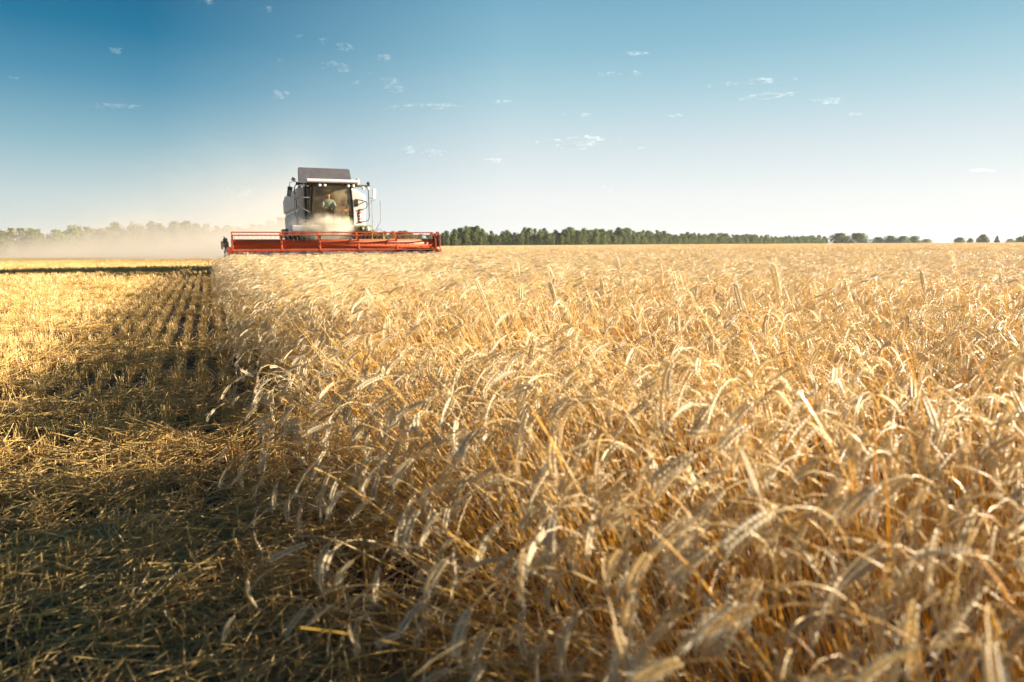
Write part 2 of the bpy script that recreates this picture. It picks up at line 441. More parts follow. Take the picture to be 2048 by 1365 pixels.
def wheat_zone(name, kinds, ymin, ymax, dens, scale, label, seed, n_up=0):
    x0, x1 = -.5 * ymax - .5, .80 * ymax + 2.2; y0 = -.5 if ymin == 0 else 0
    n = int((x1 - x0) * (ymax - y0) * dens * 1.35)
    x, y = sample(n, x0, x1, y0, ymax)
    r = np.hypot(x, y)
    ok = in_wheat(x, y) & in_view(x, y, 2.0) & (r >= ymin) & (r < ymax)
    ok &= ~(np.hypot(x, y) < .50)
    gap = wavenoise(x, y, .55, 35) * .6 + wavenoise(x, y, 1.5, 36) * .5       # thin places in the stand
    hol = np.exp(-((x - .45) ** 2 / 1.9 + (y - 4.0 - .22 * x) ** 2 / .34) ** 2) * ss((x - edge_x(y)) * .918, .1, .45)
    ok &= rs.uniform(0, 1, len(x)) < 1.0 / 1.35 * np.where((x - edge_x(y) < .7), 1.35, 1) * np.where((x - edge_x(y) < 1.1) | (y < 1.6), 1.0, np.clip(.88 + .7 * gap, .25, 1)) * (1 - .55 * hol)
    x, y = x[ok], y[ok]; n = len(x)
    de = (x - edge_x(y)) * .918                            # metres in from the cut edge
    wide = .55 + .45 * np.exp(-y / 9.0)
    near_e = np.exp(-(np.clip(de, 0, None) / (.42 * wide)) ** 1.5)
    g1 = wavenoise(x, y, 1.1, 31); g2 = wavenoise(x, y, 2.7, 32)
    lodge = np.clip(g1 * .5 + g2 * .5 - .15, 0, 1)        # lodged patches
    # a lodged hollow beside the cut edge where the stems show in the sun
    hol = np.exp(-((x - .45) ** 2 / 1.9 + (y - 4.0 - .22 * x) ** 2 / .34) ** 2) * ss((x - edge_x(y)) * .918, .1, .45)
    tilt = .07 + .26 * lodge + near_e * rs.uniform(.1, .85, n) + .25 * hol * rs.uniform(.3, 1, n) + .10 * np.exp(-(y / 2.6) ** 2) * rs.uniform(.4, 1.2, n) + np.abs(rs.normal(0, .09, n))
    tdir = math.pi + .25 + rs.normal(0, .45, n) * (1 + .5 * near_e) + .5 * g2 * (1 - near_e)
    head = math.pi + .35 + rs.normal(0, .45, n) + .35 * g1
    rot = eulers(head, tdir, tilt)
    s = heightfield(x, y) * (1 - .05 * hol) * (1 + .05 * (1 - ss(y, 2, 3.5))) * (1 - .15 * near_e) * rs.uniform(.88, 1.08, n) * scale * (1 - .05 * ss(y, 6, 18))
    low = rs.uniform(0, 1, n) < .14
    s = np.where(low, s * rs.uniform(.6, .85, n), s)
    idx = kind_for(tilt, rs) if n_up else rs.randint(0, len(kinds), n)
    if n_up:
        up = (rs.uniform(0, 1, n) < .006) & (y > 3.2); idx = np.where(up, NK - 2 + rs.randint(0, 2, n), idx)
        bare = rs.uniform(0, 1, n) < .10 + .25 * near_e + .72 * hol; idx = np.where(bare, NK + rs.randint(0, 8, n), idx)
    pos = np.stack([x, y, gz(x, y) - .01], -1)
    return pos, rot, s, idx

P = [wheat_zone("w", near_kinds, 0, 7.5, 320, .97, "", 1, 2)]
# stems bent down and fallen outward along the cut edge
x, y = sample(8000, -4, 3.2, .2, 9.5)
de = (x - edge_x(y)) * .918
ok = (de > -.08) & (de < .7) & (np.hypot(x, y) > .8) & (rs.uniform(0, 1, len(x)) < np.exp(-de / .8))
x, y = x[ok], y[ok]; n = len(x)
tl = rs.uniform(.6, 1.3, n); td = math.pi + .15 + rs.normal(0, .75, n)
P.append((np.stack([x, y, gz(x, y)], -1), eulers(td + rs.normal(0, .4, n), td, tl), rs.uniform(.6, .95, n), np.where(rs.uniform(0, 1, n) < .45, NK + rs.randint(0, 8, n), kind_for(tl, rs))))
print("fallen", n)
# three ears that stand up straight above the rest
upx = np.array([1.0, .95, 2.25, .62]); upy = np.array([2.2, 2.25, 3.5, 3.9])
P.append((np.stack([upx, upy, gz(upx, upy)], -1), eulers(np.array([2.9, 3.3, 3.0, 3.0]), np.array([3.0, 3.1, 2.8, 3.]), np.array([.02, .14, .03, .05])), np.array([1.035, 1.03, .96, .95]), np.array([NK - 2, NK - 1, NK - 2, NK - 1])))
pos, rot, scl, idx = [np.concatenate([p[i] for p in P]) for i in range(4)]
print("near wheat", len(pos))
scatter("standing_wheat", near_kinds, pos, rot, scl, idx, "ripe golden wheat with nodding bearded ears standing beside the cut strip")

pos, rot, scl, idx = wheat_zone("m", mid_kinds, 7.5, 30, 75, .94, "", 2)
print("mid wheat", len(pos))
scatter("middle_wheat", mid_kinds, pos, rot, scl, idx, "ripe pale golden wheat standing in front of the harvester")

# far wheat: square patches, each with its closed lower layer
def far_patch(size, count, seed, lod=2):
    rn = random.Random(seed); mb = MB()
    for _ in range(count):
        x, y = rn.uniform(-size / 2, size / 2), rn.uniform(-size / 2, size / 2)
        stalk(mb, rn, (x, y, 0), height=rn.uniform(.84, 1.0), nod=rn.uniform(.9, 2.4), lod=lod, head=math.pi + rn.uniform(-1.0, 1.2), leaf=rn.random() < .4, start=.35)
    n = 6
    vs = [((i / n - .5) * size * 1.02, (j / n - .5) * size * 1.02, .62 + rn.uniform(-.05, .05)) for j in range(n + 1) for i in range(n + 1)]
    mb.add(vs, [(j * (n + 1) + i, j * (n + 1) + i + 1, (j + 1) * (n + 1) + i + 1, (j + 1) * (n + 1) + i) for j in range(n) for i in range(n)], 3)
    return mb.mesh("wheat_patch", WM, False)
far_kinds = [far_patch(1.0, 110, 50 + i) for i in range(6)]
def grid_zone(step, rmin, rmax, jit=.2):
    xs = np.arange(-.6 * rmax, .9 * rmax, step); ys = np.arange(0, rmax, step)
    X, Y = np.meshgrid(xs, ys); X = X.ravel() + rs.uniform(-jit, jit, X.size) * step; Y = Y.ravel() + rs.uniform(-jit, jit, Y.size) * step
    r = np.hypot(X, Y)
    ok = (r >= rmin) & (r < rmax) & in_view(X, Y, step * 2) & in_wheat(X, Y, step * .5)
    return X[ok], Y[ok]
x, y = grid_zone(.95, 29.3, 75); n = len(x)
print("far patches", n)
scatter("far_wheat", far_kinds, np.stack([x, y, gz(x, y)], -1), eulers(rs.normal(0, .35, n), rs.uniform(0, 6.3, n), np.zeros(n)),
        .88 * heightfield(x, y), rs.randint(0, 6, n), "pale wheat crop running away to the right of the harvester")
wide_kinds = [far_patch(5.0, 700, 70 + i) for i in range(4)]
x, y = grid_zone(4.8, 73, 620, .08); n = len(x)
print("wide patches", n)
scatter("distant_wheat", wide_kinds, np.stack([x, y, gz(x, y)], -1), eulers(rs.randint(0, 2, n) * .3 - .15, rs.uniform(0, 6.3, n), np.zeros(n)),
        np.full(n, .88), rs.randint(0, 4, n), "pale wheat crop reaching the far trees")

# ------------------------------------------------------------------ stubble and cut straw
SM = [M_straw, M_chaff, M_weed]
def cut_stem(mb, rn, p, d, ln, r=.0019):
    d = Vector(d).normalized(); p = Vector(p)
    bend = Vector((rn.uniform(-1, 1), rn.uniform(-1, 1), rn.uniform(-.3, .3))) * ln * .04
    mb.tube([p, p + d * ln * .5 + bend, p + d * ln], r, 4, 0, cap=True)
tufts = []
for i in range(12):
    rn = random.Random(200 + i); mb = MB()
    for k in range(rn.randint(7, 12)):
        cut_stem(mb, rn, (rn.uniform(-.028, .028), rn.uniform(-.05, .05), -.005), (rn.gauss(0, .22), rn.gauss(0, .22), 1), rn.uniform(.07, .13), rn.uniform(.0015, .0022))
    for k in range(5):
        an = rn.uniform(0, 6.3); blade(mb, (rn.uniform(-.03, .03), rn.uniform(-.05, .05), rn.uniform(.02, .08)), (math.cos(an), math.sin(an), .6), rn.uniform(.05, .13), .006, rn, 1, 4, 1.2)
    tufts.append(mb.mesh("stubble_tuft", SM, False))
litter = []
for i in range(8):
    rn = random.Random(300 + i); mb = MB()
    for k in range(70):
        an = rn.uniform(0, 6.3); el = rn.gauss(.04, .22); ln = rn.uniform(.04, .20)
        rr = .21 * math.sqrt(rn.random()); w = rn.uniform(0, 6.3); hh = abs(rn.gauss(0, .035)) + .012
        cut_stem(mb, rn, (rr * math.cos(w) - math.cos(an) * ln / 2, rr * math.sin(w) - math.sin(an) * ln / 2, hh), (math.cos(an), math.sin(an), el), ln, rn.uniform(.0013, .0022))
    for k in range(46):
        an = rn.uniform(0, 6.3); rr = .22 * math.sqrt(rn.random()); w = rn.uniform(0, 6.3)
        blade(mb, (rr * math.cos(w), rr * math.sin(w), rn.uniform(.015, .07)), (math.cos(an), math.sin(an), rn.uniform(-.1, .4)), rn.uniform(.04, .12), rn.uniform(.003, .008), rn, 1, 4, .5)
    litter.append(mb.mesh("straw_litter", SM, False))
weeds = []
for i in range(3):
    rn = random.Random(400 + i); mb = MB()
    for k in range(22):
        an = rn.uniform(0, 6.3); blade(mb, (rn.uniform(-.05, .05), rn.uniform(-.05, .05), 0), (math.cos(an) * .7, math.sin(an) * .7, .8), rn.uniform(.05, .11), .006, rn, 2, 4, 1.0)
    weeds.append(mb.mesh("weed_tuft", SM, False))

# rows run with the cut edge
def rows(smin, smax, step_row, step_along, keep):
    k = np.arange(0, 700); out = []
    t = np.arange(0, smax * 1.4, step_along)
    K, T = np.meshgrid(k, t)
    off = (K + .5) * step_row
    X = .80 - off / .918 - .44 * (T); Y = T.astype(float)
    X = X.ravel() + rs.normal(0, .012, X.size); Y = Y.ravel() + rs.uniform(-.5, .5, Y.size) * step_along
    r = np.hypot(X, Y); ok = (r >= smin) & (r < smax) & in_view(X, Y, 1.6) & (rs.uniform(0, 1, X.size) < keep)
    return X[ok], Y[ok]
allp, allr, alls, alli = [], [], [], []
def put(x, y, z, rot, s, idx): allp.append(np.stack([x, y, z], -1)); allr.append(rot); alls.append(s); alli.append(idx)
for a, b, sr, sa, kp, sc in ((.0, 22, .19, .055, .9, 1.1), (22, 60, .19, .24, .9, 1.3)):
    x, y = rows(a, b, sr, sa, kp); n = len(x)
    print("stubble", n)
    patch = wavenoise(x, y, 1.2, 41)
    put(x, y, gz(x, y), eulers(CA + rs.normal(0, .25, n), rs.uniform(0, 6.3, n), np.abs(rs.normal(0, .12 + .12 * np.clip(patch, 0, 1), n))), sc * rs.uniform(.7, 1.15, n) * (1 - .2 * np.clip(patch, -.5, 1)), rs.randint(0, 12, n))
pos, rot, scl, idx = [np.concatenate(q) for q in (allp, allr, alls, alli)]
# the strip behind the harvester is cut too
l_, b_ = np.meshgrid(np.arange(-3.7, 4.0, .15), np.arange(1.0, 34, .22)); l_ = l_.ravel(); b_ = b_.ravel() + rs.uniform(-.1, .1, l_.size)
xx = CO.x + l_ * math.cos(CA) - b_ * math.sin(CA); yy = CO.y + l_ * math.sin(CA) + b_ * math.cos(CA); n = len(xx)
pos = np.concatenate([pos, np.stack([xx, yy, gz(xx, yy)], -1)]); rot = np.concatenate([rot, eulers(CA + rs.normal(0, .2, n), rs.uniform(0, 6.3, n), np.full(n, .05))]); scl = np.concatenate([scl, rs.uniform(.9, 1.3, n)]); idx = np.concatenate([idx, rs.randint(0, 12, n)])
scatter("stubble", tufts, pos, rot, scl, idx, "short cut stubble standing in rows on the harvested strip")

def left_zone(rmin, rmax, dens, lo=-1.0):
    n = int((.82 * rmax + 3) * (rmax + .4) * 1.25 * dens); x, y = sample(n, -.82 * rmax - 2, 1.0, -.4, rmax)
    n = len(x); r = np.hypot(x, y); ok = (r >= rmin) & (r < rmax) & in_view(x, y, 1.6) & (x < edge_x(y) + .1)
    return x[ok], y[ok]
allp, allr, alls, alli = [], [], [], []
for a, b, dn, sc in ((0, 3.2, 64, .95), (3.2, 5.5, 24, 1.0), (5.5, 9, 9, 1.0), (9, 22, 3.5, 1.2), (22, 60, .3, 1.6)):
    x, y = left_zone(a, b, dn * 1.2); 
    pile = wavenoise(x, y, .8, 51) * .6 + wavenoise(x, y, 2.2, 52) * .5
    ok = rs.uniform(0, 1, len(x)) < np.clip(.62 + .5 * pile, .12, 1) * np.where(np.hypot(x, y) < 9, 1, .6)
    x, y, pile = x[ok], y[ok], pile[ok]; n = len(x)
    print("litter", n)
    put(x, y, gz(x, y) + .03 * np.clip(pile, 0, 1) + rs.uniform(0, .035, n), eulers(rs.uniform(0, 6.3, n), rs.uniform(0, 6.3, n), np.abs(rs.normal(0, .16, n))), sc * rs.uniform(.75, 1.2, n), rs.randint(0, 8, n))
pos, rot, scl, idx = [np.concatenate(q) for q in (allp, allr, alls, alli)]
scatter("straw_litter", litter, pos, rot, scl, idx, "loose cut straw and chaff lying over the stubble")
x, y = left_zone(.5, 20, 1.6); ok = wavenoise(x, y, 1.5, 61) > .1; x, y = x[ok], y[ok]; n = len(x)
scatter("weeds", weeds, np.stack([x, y, gz(x, y)], -1), eulers(rs.uniform(0, 6.3, n), rs.uniform(0, 6.3, n), np.full(n, .1)), rs.uniform(.6, 1.2, n), rs.randint(0, 3, n), "small green weeds between the stubble rows")

# ------------------------------------------------------------------ the combine harvester (X across, Y towards its back, Z up)
M_white = paint("cab_white", (.72, .70, .68), .4, dirt=.25, coat=.2)
M_grey = paint("panel_grey", (.74, .71, .70), .45, dirt=.3)
M_tank = paint("tank_charcoal", (.085, .075, .088), .6, dirt=.25, dirt_col=(.3, .25, .2))
M_black = paint("black_trim", (.018, .018, .02), .75, dirt=.2)
M_dark = paint("dark_steel", (.06, .06, .06), .5, metal=.4, dirt=.5)
M_red = paint("header_red", (.39, .056, .008), .55, dirt=.16, dirt_col=(.40, .16, .06))
M_redd = paint("dusty_red", (.24, .03, .012), .55, dirt=.35, dirt_col=(.3, .16, .08))
M_green = paint("machine_green", (.20, .21, .03), .42, dirt=.25)
M_steel = paint("bare_steel", (.55, .54, .52), .35, metal=.9, dirt=.3)
M_rail = paint("rail_grey", (.16, .15, .14), .6, dirt=.3)
M_tyre = paint("tyre_rubber", (.025, .025, .025), .85, dirt=.6)
M_rim = paint("rim_paint", (.62, .60, .56), .45, dirt=.4)
M_amber = paint("amber_lens", (.85, .33, .03), .2, dirt=.05, coat=.6)
M_lens = paint("lamp_glass", (.85, .83, .78), .15, dirt=.1, coat=.8)
M_ext = paint("extinguisher_red", (.45, .03, .02), .3, dirt=.1, coat=.5)
M_int = paint("cab_interior", (.10, .075, .055), .8, dirt=.3)
M_seat = paint("seat_cloth", (.055, .05, .05), .9, dirt=.2)
M_sticker = paint("sticker_green", (.36, .46, .20), .5, dirt=.2)
M_orange = paint("orange_red_cloth", (.75, .11, .03), .7, dirt=.1)

def glass_mat():
    m, n, l = mat("tinted_glass"); n.clear()
    o = n.new('ShaderNodeOutputMaterial'); t = n.new('ShaderNodeBsdfTransparent'); t.inputs[0].default_value = (.80, .74, .56, 1)
    g = n.new('ShaderNodeBsdfGlossy'); g.inputs['Roughness'].default_value = .06; g.inputs['Color'].default_value = (.9, .88, .8, 1)
    f = n.new('ShaderNodeFresnel'); f.inputs['IOR'].default_value = 1.5
    d = n.new('ShaderNodeBsdfDiffuse'); d.inputs['Color'].default_value = (.55, .45, .28, 1)
    nz = n.new('ShaderNodeTexNoise'); nz.inputs['Scale'].default_value = 3; nz.inputs['Detail'].default_value = 6
    mr = n.new('ShaderNodeMapRange'); mr.inputs['From Min'].default_value = .35; mr.inputs['From Max'].default_value = .8; mr.inputs['To Min'].default_value = .04; mr.inputs['To Max'].default_value = .50
    l.new(nz.outputs['Fac'], mr.inputs['Value'])
    m1 = n.new('ShaderNodeMixShader'); m2 = n.new('ShaderNodeMixShader')
    l.new(f.outputs[0], m1.inputs[0]); l.new(t.outputs[0], m1.inputs[1]); l.new(g.outputs[0], m1.inputs[2])
    l.new(mr.outputs[0], m2.inputs[0]); l.new(m1.outputs[0], m2.inputs[1]); l.new(d.outputs[0], m2.inputs[2]); l.new(m2.outputs[0], o.inputs[0])
    return m
M_glass = glass_mat()

H = empty("combine_harvester", CO, CA)
tag(H, "large grey and white combine harvester with a wide red reel cutting into the wheat", "combine harvester")

def part(name, fn, mats, parent, bevel=0, smooth=False, seg=2):
    mb = MB(); fn(mb); return mb.build(name, mats, parent, bevel, smooth, True, seg)

# --- header: trough, cutter bar, auger, reel, dividers
HL, HR = -3.62, 3.98
def trough(m):
    m.prism([(.30, .28), (.34, .24), (1.15, .26), (1.20, .90), (1.10, .96), (1.06, .90), (1.02, .42), (.85, .32)], HL, HR, 'x')   # floor and back wall
    for x in (HL - .03, HR + .03): m.prism([(.12, .18), (1.22, .18), (1.22, 1.12), (.95, 1.15), (.5, .75), (.12, .5)], x - .025, x + .025, 'x')
    m.tube([(HL, 1.16, .97), (HR, 1.16, .97)], .06, 8)
    for k in range(9): m.bb(HL + .4 + k * .86, HL + .46 + k * .86, 1.19, 1.27, .3, .9)
header = part("header", trough, M_redd, H, .008)
def cutter(m):
    m.bb(HL, HR, .22, .31, .235, .27)
    for k in range(98):
        x = HL + .04 + k * .0775; m.prism([(x - .018, .22), (x + .018, .22), (x, .08)], .225, .25, 'z')
part("cutter_bar", cutter, M_steel, header)
def auger(m):
    m.tube([(HL + .05, .78, .62), (HR - .05, .78, .62)], .19, 16)
    for lo, hi, sg in ((HL + .1, .0, 1), (HR - .1, .4, -1)):
        n_ = 70; vs = []; fs = []
        for i in range(n_ + 1):
            x = lo + (hi - lo) * i / n_; w = sg * i / n_ * 2 * math.pi * 6
            for r in (.18, .31): vs += [(x, .78 + r * math.cos(w), .62 + r * math.sin(w)), (x + .006, .78 + r * math.cos(w), .62 + r * math.sin(w))]
        for i in range(n_):
            a = 4 * i; fs += [(a, a + 2, a + 6, a + 4), (a + 1, a + 5, a + 7, a + 3), (a + 2, a + 3, a + 7, a + 6)]
        m.add(vs, fs)
part("auger", auger, M_steel, header, smooth=False)

# reel: big red central tube, spiders, five tine bars
RY, RZ, RR = .10, 1.115, .46
reel = part("reel", lambda m: m.tube([(HL + .12, RY, RZ), (HR - .10, RY, RZ)], .17, 24), M_red, H, smooth=True)
SP = [HL + .13, -1.86, -.53, .87, 2.32, HR - .12]
ANG = [R(66 + 72 * k) for k in range(5)]
def spider(x, w=.035):
    def f(m):
        for a in ANG:
            d = Vector((0, math.cos(a), math.sin(a))); p0, p1 = Vector((x, RY, RZ)) + d * .10, Vector((x, RY, RZ)) + d * (RR + .01)
            m.box((p0 + p1) / 2, (w, .05, (p1 - p0).length), 0, Matrix.Rotation(a - math.pi / 2, 3, 'X'))
        for i, a in enumerate(ANG):
            b_ = ANG[(i + 1) % 5]; q = lambda an: Vector((x, RY + .30 * math.cos(an), RZ + .30 * math.sin(an)))
            m.tube([q(a), q(b_)], .012, 6)
        m.lathe([(-w * .8, .17), (w * .8, .17)], (x, RY, RZ), 'x', 20)
    return f
for x in SP: part("reel_spider", spider(x, .07 if x in SP[1:-1] else .045), M_red, reel, .004)
for k, a in enumerate(ANG):
    y, z = RY + RR * math.cos(a), RZ + RR * math.sin(a)
    def bar(m):
        m.tube([(HL + .10, y, z), (HR - .08, y, z)], .021, 8, 0)
        for i in range(50):
            x = HL + .2 + i * .15
            m.tube([(x, y, z), (x + .006, y + .02, z - .10), (x + .01, y - .02, z - .20)], .003, 4, 1)
    part("tine_bar", bar, [M_red, M_dark], reel)
def reel_arm(x, sx):
    def f(m):
        m.prism([(.02, RZ - .10), (.02, RZ + .06), (.9, RZ + .10), (1.25, RZ - .02), (1.25, RZ - .16), (.9, RZ - .10)], x - .03, x + .03, 'x')
        m.tube([(x + sx * .06, .35, RZ - .05), (x + sx * .06, 1.1, .70)], .035, 8); m.tube([(x + sx * .06, .35, RZ - .05), (x + sx * .06, .75, RZ - .25)], .05, 8)
    return f
part("reel_arm", reel_arm(HL - .02, -1), M_dark, header, .006)
part("reel_arm", reel_arm(HR + .02, 1), M_redd, header, .006)
def drive(m):        # dark drive unit at the outer end of the reel
    m.bb(HL - .24, HL - .17, -.12, .30, .94, 1.22); m.bb(HL - .17, HL - .02, -.03, .18, 1.0, 1.30)
    m.lathe([(0, .09), (.14, .09)], (HL - .16, .08, 1.12), 'x', 14); m.bb(HL - .12, HL - .03, -.1, .3, 1.16, 1.33)
    m.tube([(HL - .1, .1, 1.3), (HL - .12, .5, 1.38), (HL - .1, .95, 1.05)], .022, 6)
part("reel_drive", drive, M_dark, header, .008)
def end_gear(m):
    m.bb(HR + .02, HR + .08, -.14, .34, .98, 1.44); m.lathe([(0, .11), (.1, .11)], (HR - .02, .10, 1.46), 'x', 14); m.bb(HR - .10, HR - .03, -.05, .22, 1.02, 1.50)
part("reel_bracket", end_gear, M_redd, header, .01)
def divider(x, sx):
    def f(m):
        m.prism([(-1.0, .12), (-.98, .20), (.0, .82), (.15, .88), (.9, .9), (.9, .14)], x - .05, x + .05, 'x')
        m.tube([(x, -1.05, .14), (x, -.45, .62), (x, .1, .98)], .018, 6)
    return f
part("divider", divider(HL - .10, -1), M_rail, header, .015)
part("divider", divider(HR + .10, 1), M_red, header, .015)

# --- feeder house, chassis, axles
part("feeder_house", lambda m: (m.prism([(1.18, .35), (1.18, 1.0), (3.3, 1.62), (3.3, .85)], -.40, 1.10, 'x'), m.bb(-.46, -.40, 1.4, 3.2, .9, 1.05), m.tube([(-.6, 1.3, .45), (-.6, 3.2, .95)], .05), m.tube([(1.3, 1.3, .45), (1.3, 3.2, .95)], .05)), M_dark, H, .02)
part("chassis", lambda m: (m.bb(-.62, 1.62, 2.9, 9.0, .95, 1.62), m.bb(-.9, 2.0, 3.75, 4.1, .75, 1.05), m.bb(-.5, 1.5, 8.1, 8.4, .6, .9), m.prism([(3.0, .6), (6, .5), (8, .8), (8, 1), (3, 1)], -.35, 1.4, 'x')), M_dark, H, .02)
def wheel(cx, cy, r, w, sx):
    def tyre(m):
        m.lathe([(-w / 2, r * .58), (-w / 2 - .01, r * .80), (-w * .46, r * .93), (-w * .3, r * .97), (w * .3, r * .97), (w * .46, r * .93), (w / 2 + .01, r * .80), (w / 2, r * .58)], (cx, cy, r), 'x', 40)
        n_ = 22
        for k in range(n_):
            for s_ in (-1, 1):
                a = 2 * math.pi * (k + (.5 if s_ > 0 else 0)) / n_
                m.box((cx + s_ * w * .25, cy + math.cos(a) * r * .985, r + math.sin(a) * r * .985), (w * .48, .055, .07), 0, Matrix.Rotation(a - math.pi / 2, 3, 'X') @ Matrix.Rotation(s_ * .5, 3, 'Z'))
    wh = part("wheel", tyre, M_tyre, H)
    part("rim", lambda m: (m.lathe([(-w * .42, r * .58), (-w * .3, r * .5), (-w * .12, r * .3), (0, .12), (w * .12, r * .3), (w * .3, r * .5), (w * .42, r * .58)], (cx, cy, r), 'x', 32)), M_rim, wh, smooth=True)
for cx, cy, r, w, s_ in ((-1.02, 4.0, .86, .62, -1), (2.02, 4.0, .86, .62, 1), (-.55, 8.3, .6, .42, -1), (1.62, 8.3, .6, .42, 1)): wheel(cx, cy, r, w, s_)

# --- body
def rcorner(x, z, r, a0, a1, n=7): return [(x + r * math.cos(R(a0 + (a1 - a0) * i / n)), z + r * math.sin(R(a0 + (a1 - a0) * i / n))) for i in range(n + 1)]
body = part("body", lambda m: m.prism([(-.78, 1.55), (1.93, 1.55), (1.98, 2.4)] + rcorner(1.40, 2.86, .58, 0, 90) + rcorner(-.74, 3.34, .10, 90, 180), 3.92, 9.4, 'y'), M_white, H, .03)
def side_panels(x0, sx, zs):
    def f(m):
        for (y0, y1, z0, z1) in zs: m.prism([(x0, z0), (x0 + sx * .07, z0 + .08), (x0 + sx * .07, z1 - .10), (x0, z1)], y0, y1, 'y')
    return f
part("side_panel", side_panels(-.80, -1, [(4.2, 6.1, 1.62, 2.5), (6.16, 9.2, 1.62, 2.5)]), M_grey, body, .02)
part("side_panel", side_panels(-.835, -1, [(4.2, 7.0, 2.56, 3.30), (7.06, 9.3, 2.56, 3.28)]), M_grey, body, .02)
part("side_panel", side_panels(1.96, 1, [(4.5, 6.8, 1.62, 2.7), (6.86, 9.3, 1.62, 2.7)]), M_white, body, .02)
def front_seams(m):
    m.bb(-.82, -.56, 3.895, 3.915, 1.92, 2.62); m.bb(-.82, -.56, 3.895, 3.915, 2.66, 3.32)
part("front_panel", front_seams, M_grey, body, .012)
part("air_vent", lambda m: [m.bb(1.52, 1.66, 3.88, 3.915, 2.74 + k * .045, 2.765 + k * .045) for k in range(5)] + [m.bb(1.50, 1.68, 3.90, 3.918, 2.70, 2.98)], M_black, body)
part("rear_hood", lambda m: m.prism([(9.4, 1.5), (9.4, 3.2), (10.2, 2.9), (10.6, 2.1), (10.4, 1.5)], -.6, 1.8, 'x'), M_grey, H, .05)
part("straw_spreader", lambda m: (m.bb(-1.05, -.80, 8.8, 9.5, 1.42, 1.85), m.bb(-.8, 1.9, 9.5, 10.4, 1.0, 1.45)), M_grey, H, .03)
part("exhaust_pipe", lambda m: m.tube([(1.2, 8.6, 3.3), (1.2, 8.6, 3.75), (1.2, 8.75, 3.85)], .06, 12), M_dark, H)

# --- grain tank extension: four tilted flaps
def quad_slab(m, p, th, mat_=0):
    p = [Vector(q) for q in p]; n_ = (p[1] - p[0]).cross(p[3] - p[0]).normalized() * th
    m.add(p + [q + n_ for q in p], [(0, 1, 2, 3), (7, 6, 5, 4), (0, 4, 5, 1), (1, 5, 6, 2), (2, 6, 7, 3), (3, 7, 4, 0)], mat_)
tank = part("grain_tank", lambda m: (m.bb(-.55, 1.60, 4.7, 6.45, 3.40, 3.56)), M_grey, H, .03)
for name_, q in (("front_flap", [(-.66, 4.72, 3.55), (1.60, 4.72, 3.55), (1.52, 5.02, 4.36), (-.58, 5.02, 4.36)]), ("rear_flap", [(1.60, 6.4, 3.55), (-.48, 6.4, 3.55), (-.44, 6.15, 4.30), (1.52, 6.15, 4.30)]),
                 ("side_flap", [(-.48, 6.4, 3.55), (-.64, 4.72, 3.55), (-.585, 5.04, 4.34), (-.44, 6.15, 4.30)]), ("side_flap", [(1.60, 4.72, 3.55), (1.60, 6.4, 3.55), (1.54, 6.15, 4.30), (1.54, 5.04, 4.34)])):
    part(name_, lambda m: quad_slab(m, q, .025), M_tank, tank)
part("tank_lamp", lambda m: (m.box((-.86, 4.55, 3.82), (.15, .1, .13), 0, Matrix.Rotation(.5, 3, 'Y')), m.tube([(-.80, 4.58, 3.76), (-.64, 4.7, 3.62)], .018, 6)), M_black, H, .01)

# --- cab
cab_white = MB()
ctr = .39
def arc(y, hw, bulge, z, n=8): return [(ctr + hw * (2 * i / n - 1), y - bulge * (1 - (2 * i / n - 1) ** 2), z) for i in range(n + 1)]
cab = part("cab", lambda m: (m.bb(-.50, 1.27, 3.80, 3.92, 1.9, 3.45), m.bb(-.48, 1.26, 2.70, 3.9, 1.86, 1.93)), M_black, H, .01)
lo, hi = arc(2.66, .80, .13, 1.93), arc(2.58, .72, .13, 3.42)
def shield(m):
    n_ = len(lo); m.add(lo + hi, [(i, i + 1, n_ + i + 1, n_ + i) for i in range(n_ - 1)])
part("windscreen", shield, M_glass, cab, smooth=True)
for sx in (-1, 1):
    part("side_window", lambda m: m.add([(ctr + sx * .83, 2.72, 1.93), (ctr + sx * .90, 3.80, 1.93), (ctr + sx * .87, 3.80, 3.42), (ctr + sx * .75, 2.64, 3.42)], [(0, 1, 2, 3)]), M_glass, cab)
    part("pillar", lambda m: (m.tube([(ctr + sx * .82, 2.68, 1.88), (ctr + sx * .81, 2.64, 2.6), (ctr + sx * .74, 2.60, 3.44)], .045, 8), m.tube([(ctr + sx * .90, 3.80, 1.88), (ctr + sx * .87, 3.80, 3.44)], .05, 8), m.tube([(ctr + sx * .875, 3.1, 1.9), (ctr + sx * .81, 3.1, 3.44)], .022, 8)), M_black, cab)
part("roof", lambda m: (m.prism([(2.22, 3.52), (2.20, 3.60), (2.34, 3.67), (3.0, 3.73), (4.1, 3.72), (4.2, 3.62), (4.2, 3.50)], -.62, 1.42, 'x'),), M_white, cab, .03)
part("roof_lining", lambda m: (m.prism([(2.30, 3.44), (2.30, 3.515), (4.1, 3.515), (4.1, 3.42), (2.6, 3.40)], -.56, 1.36, 'x'),), M_black, cab, .01)
for x in (-.74, -.56, -.12, .08, 1.00, 1.20): 
    part("work_lamp", lambda m: m.lathe([(0, .055), (.05, .062), (.07, .045)], (x, 2.27, 3.425), 'y', 14) if x > -.5 else m.lathe([(0, .05), (.05, .06), (.07, .045)], (x + .04, 2.55, 3.43), 'y', 14), M_lens, cab, smooth=True)
part("lamp_bar", lambda m: m.bb(1.30, 1.92, 2.50, 2.62, 3.40, 3.49), M_dark, cab, .01)
part("lamp_bar", lambda m: m.bb(-.98, -.60, 2.60, 2.68, 3.46, 3.52), M_dark, cab, .01)
for x in (1.62, 1.82): part("bar_lamp", lambda m: (m.lathe([(0, .06), (.04, .07), (.10, .045)], (x, 2.42, 3.36), 'y', 14)), M_lens, cab, smooth=True)
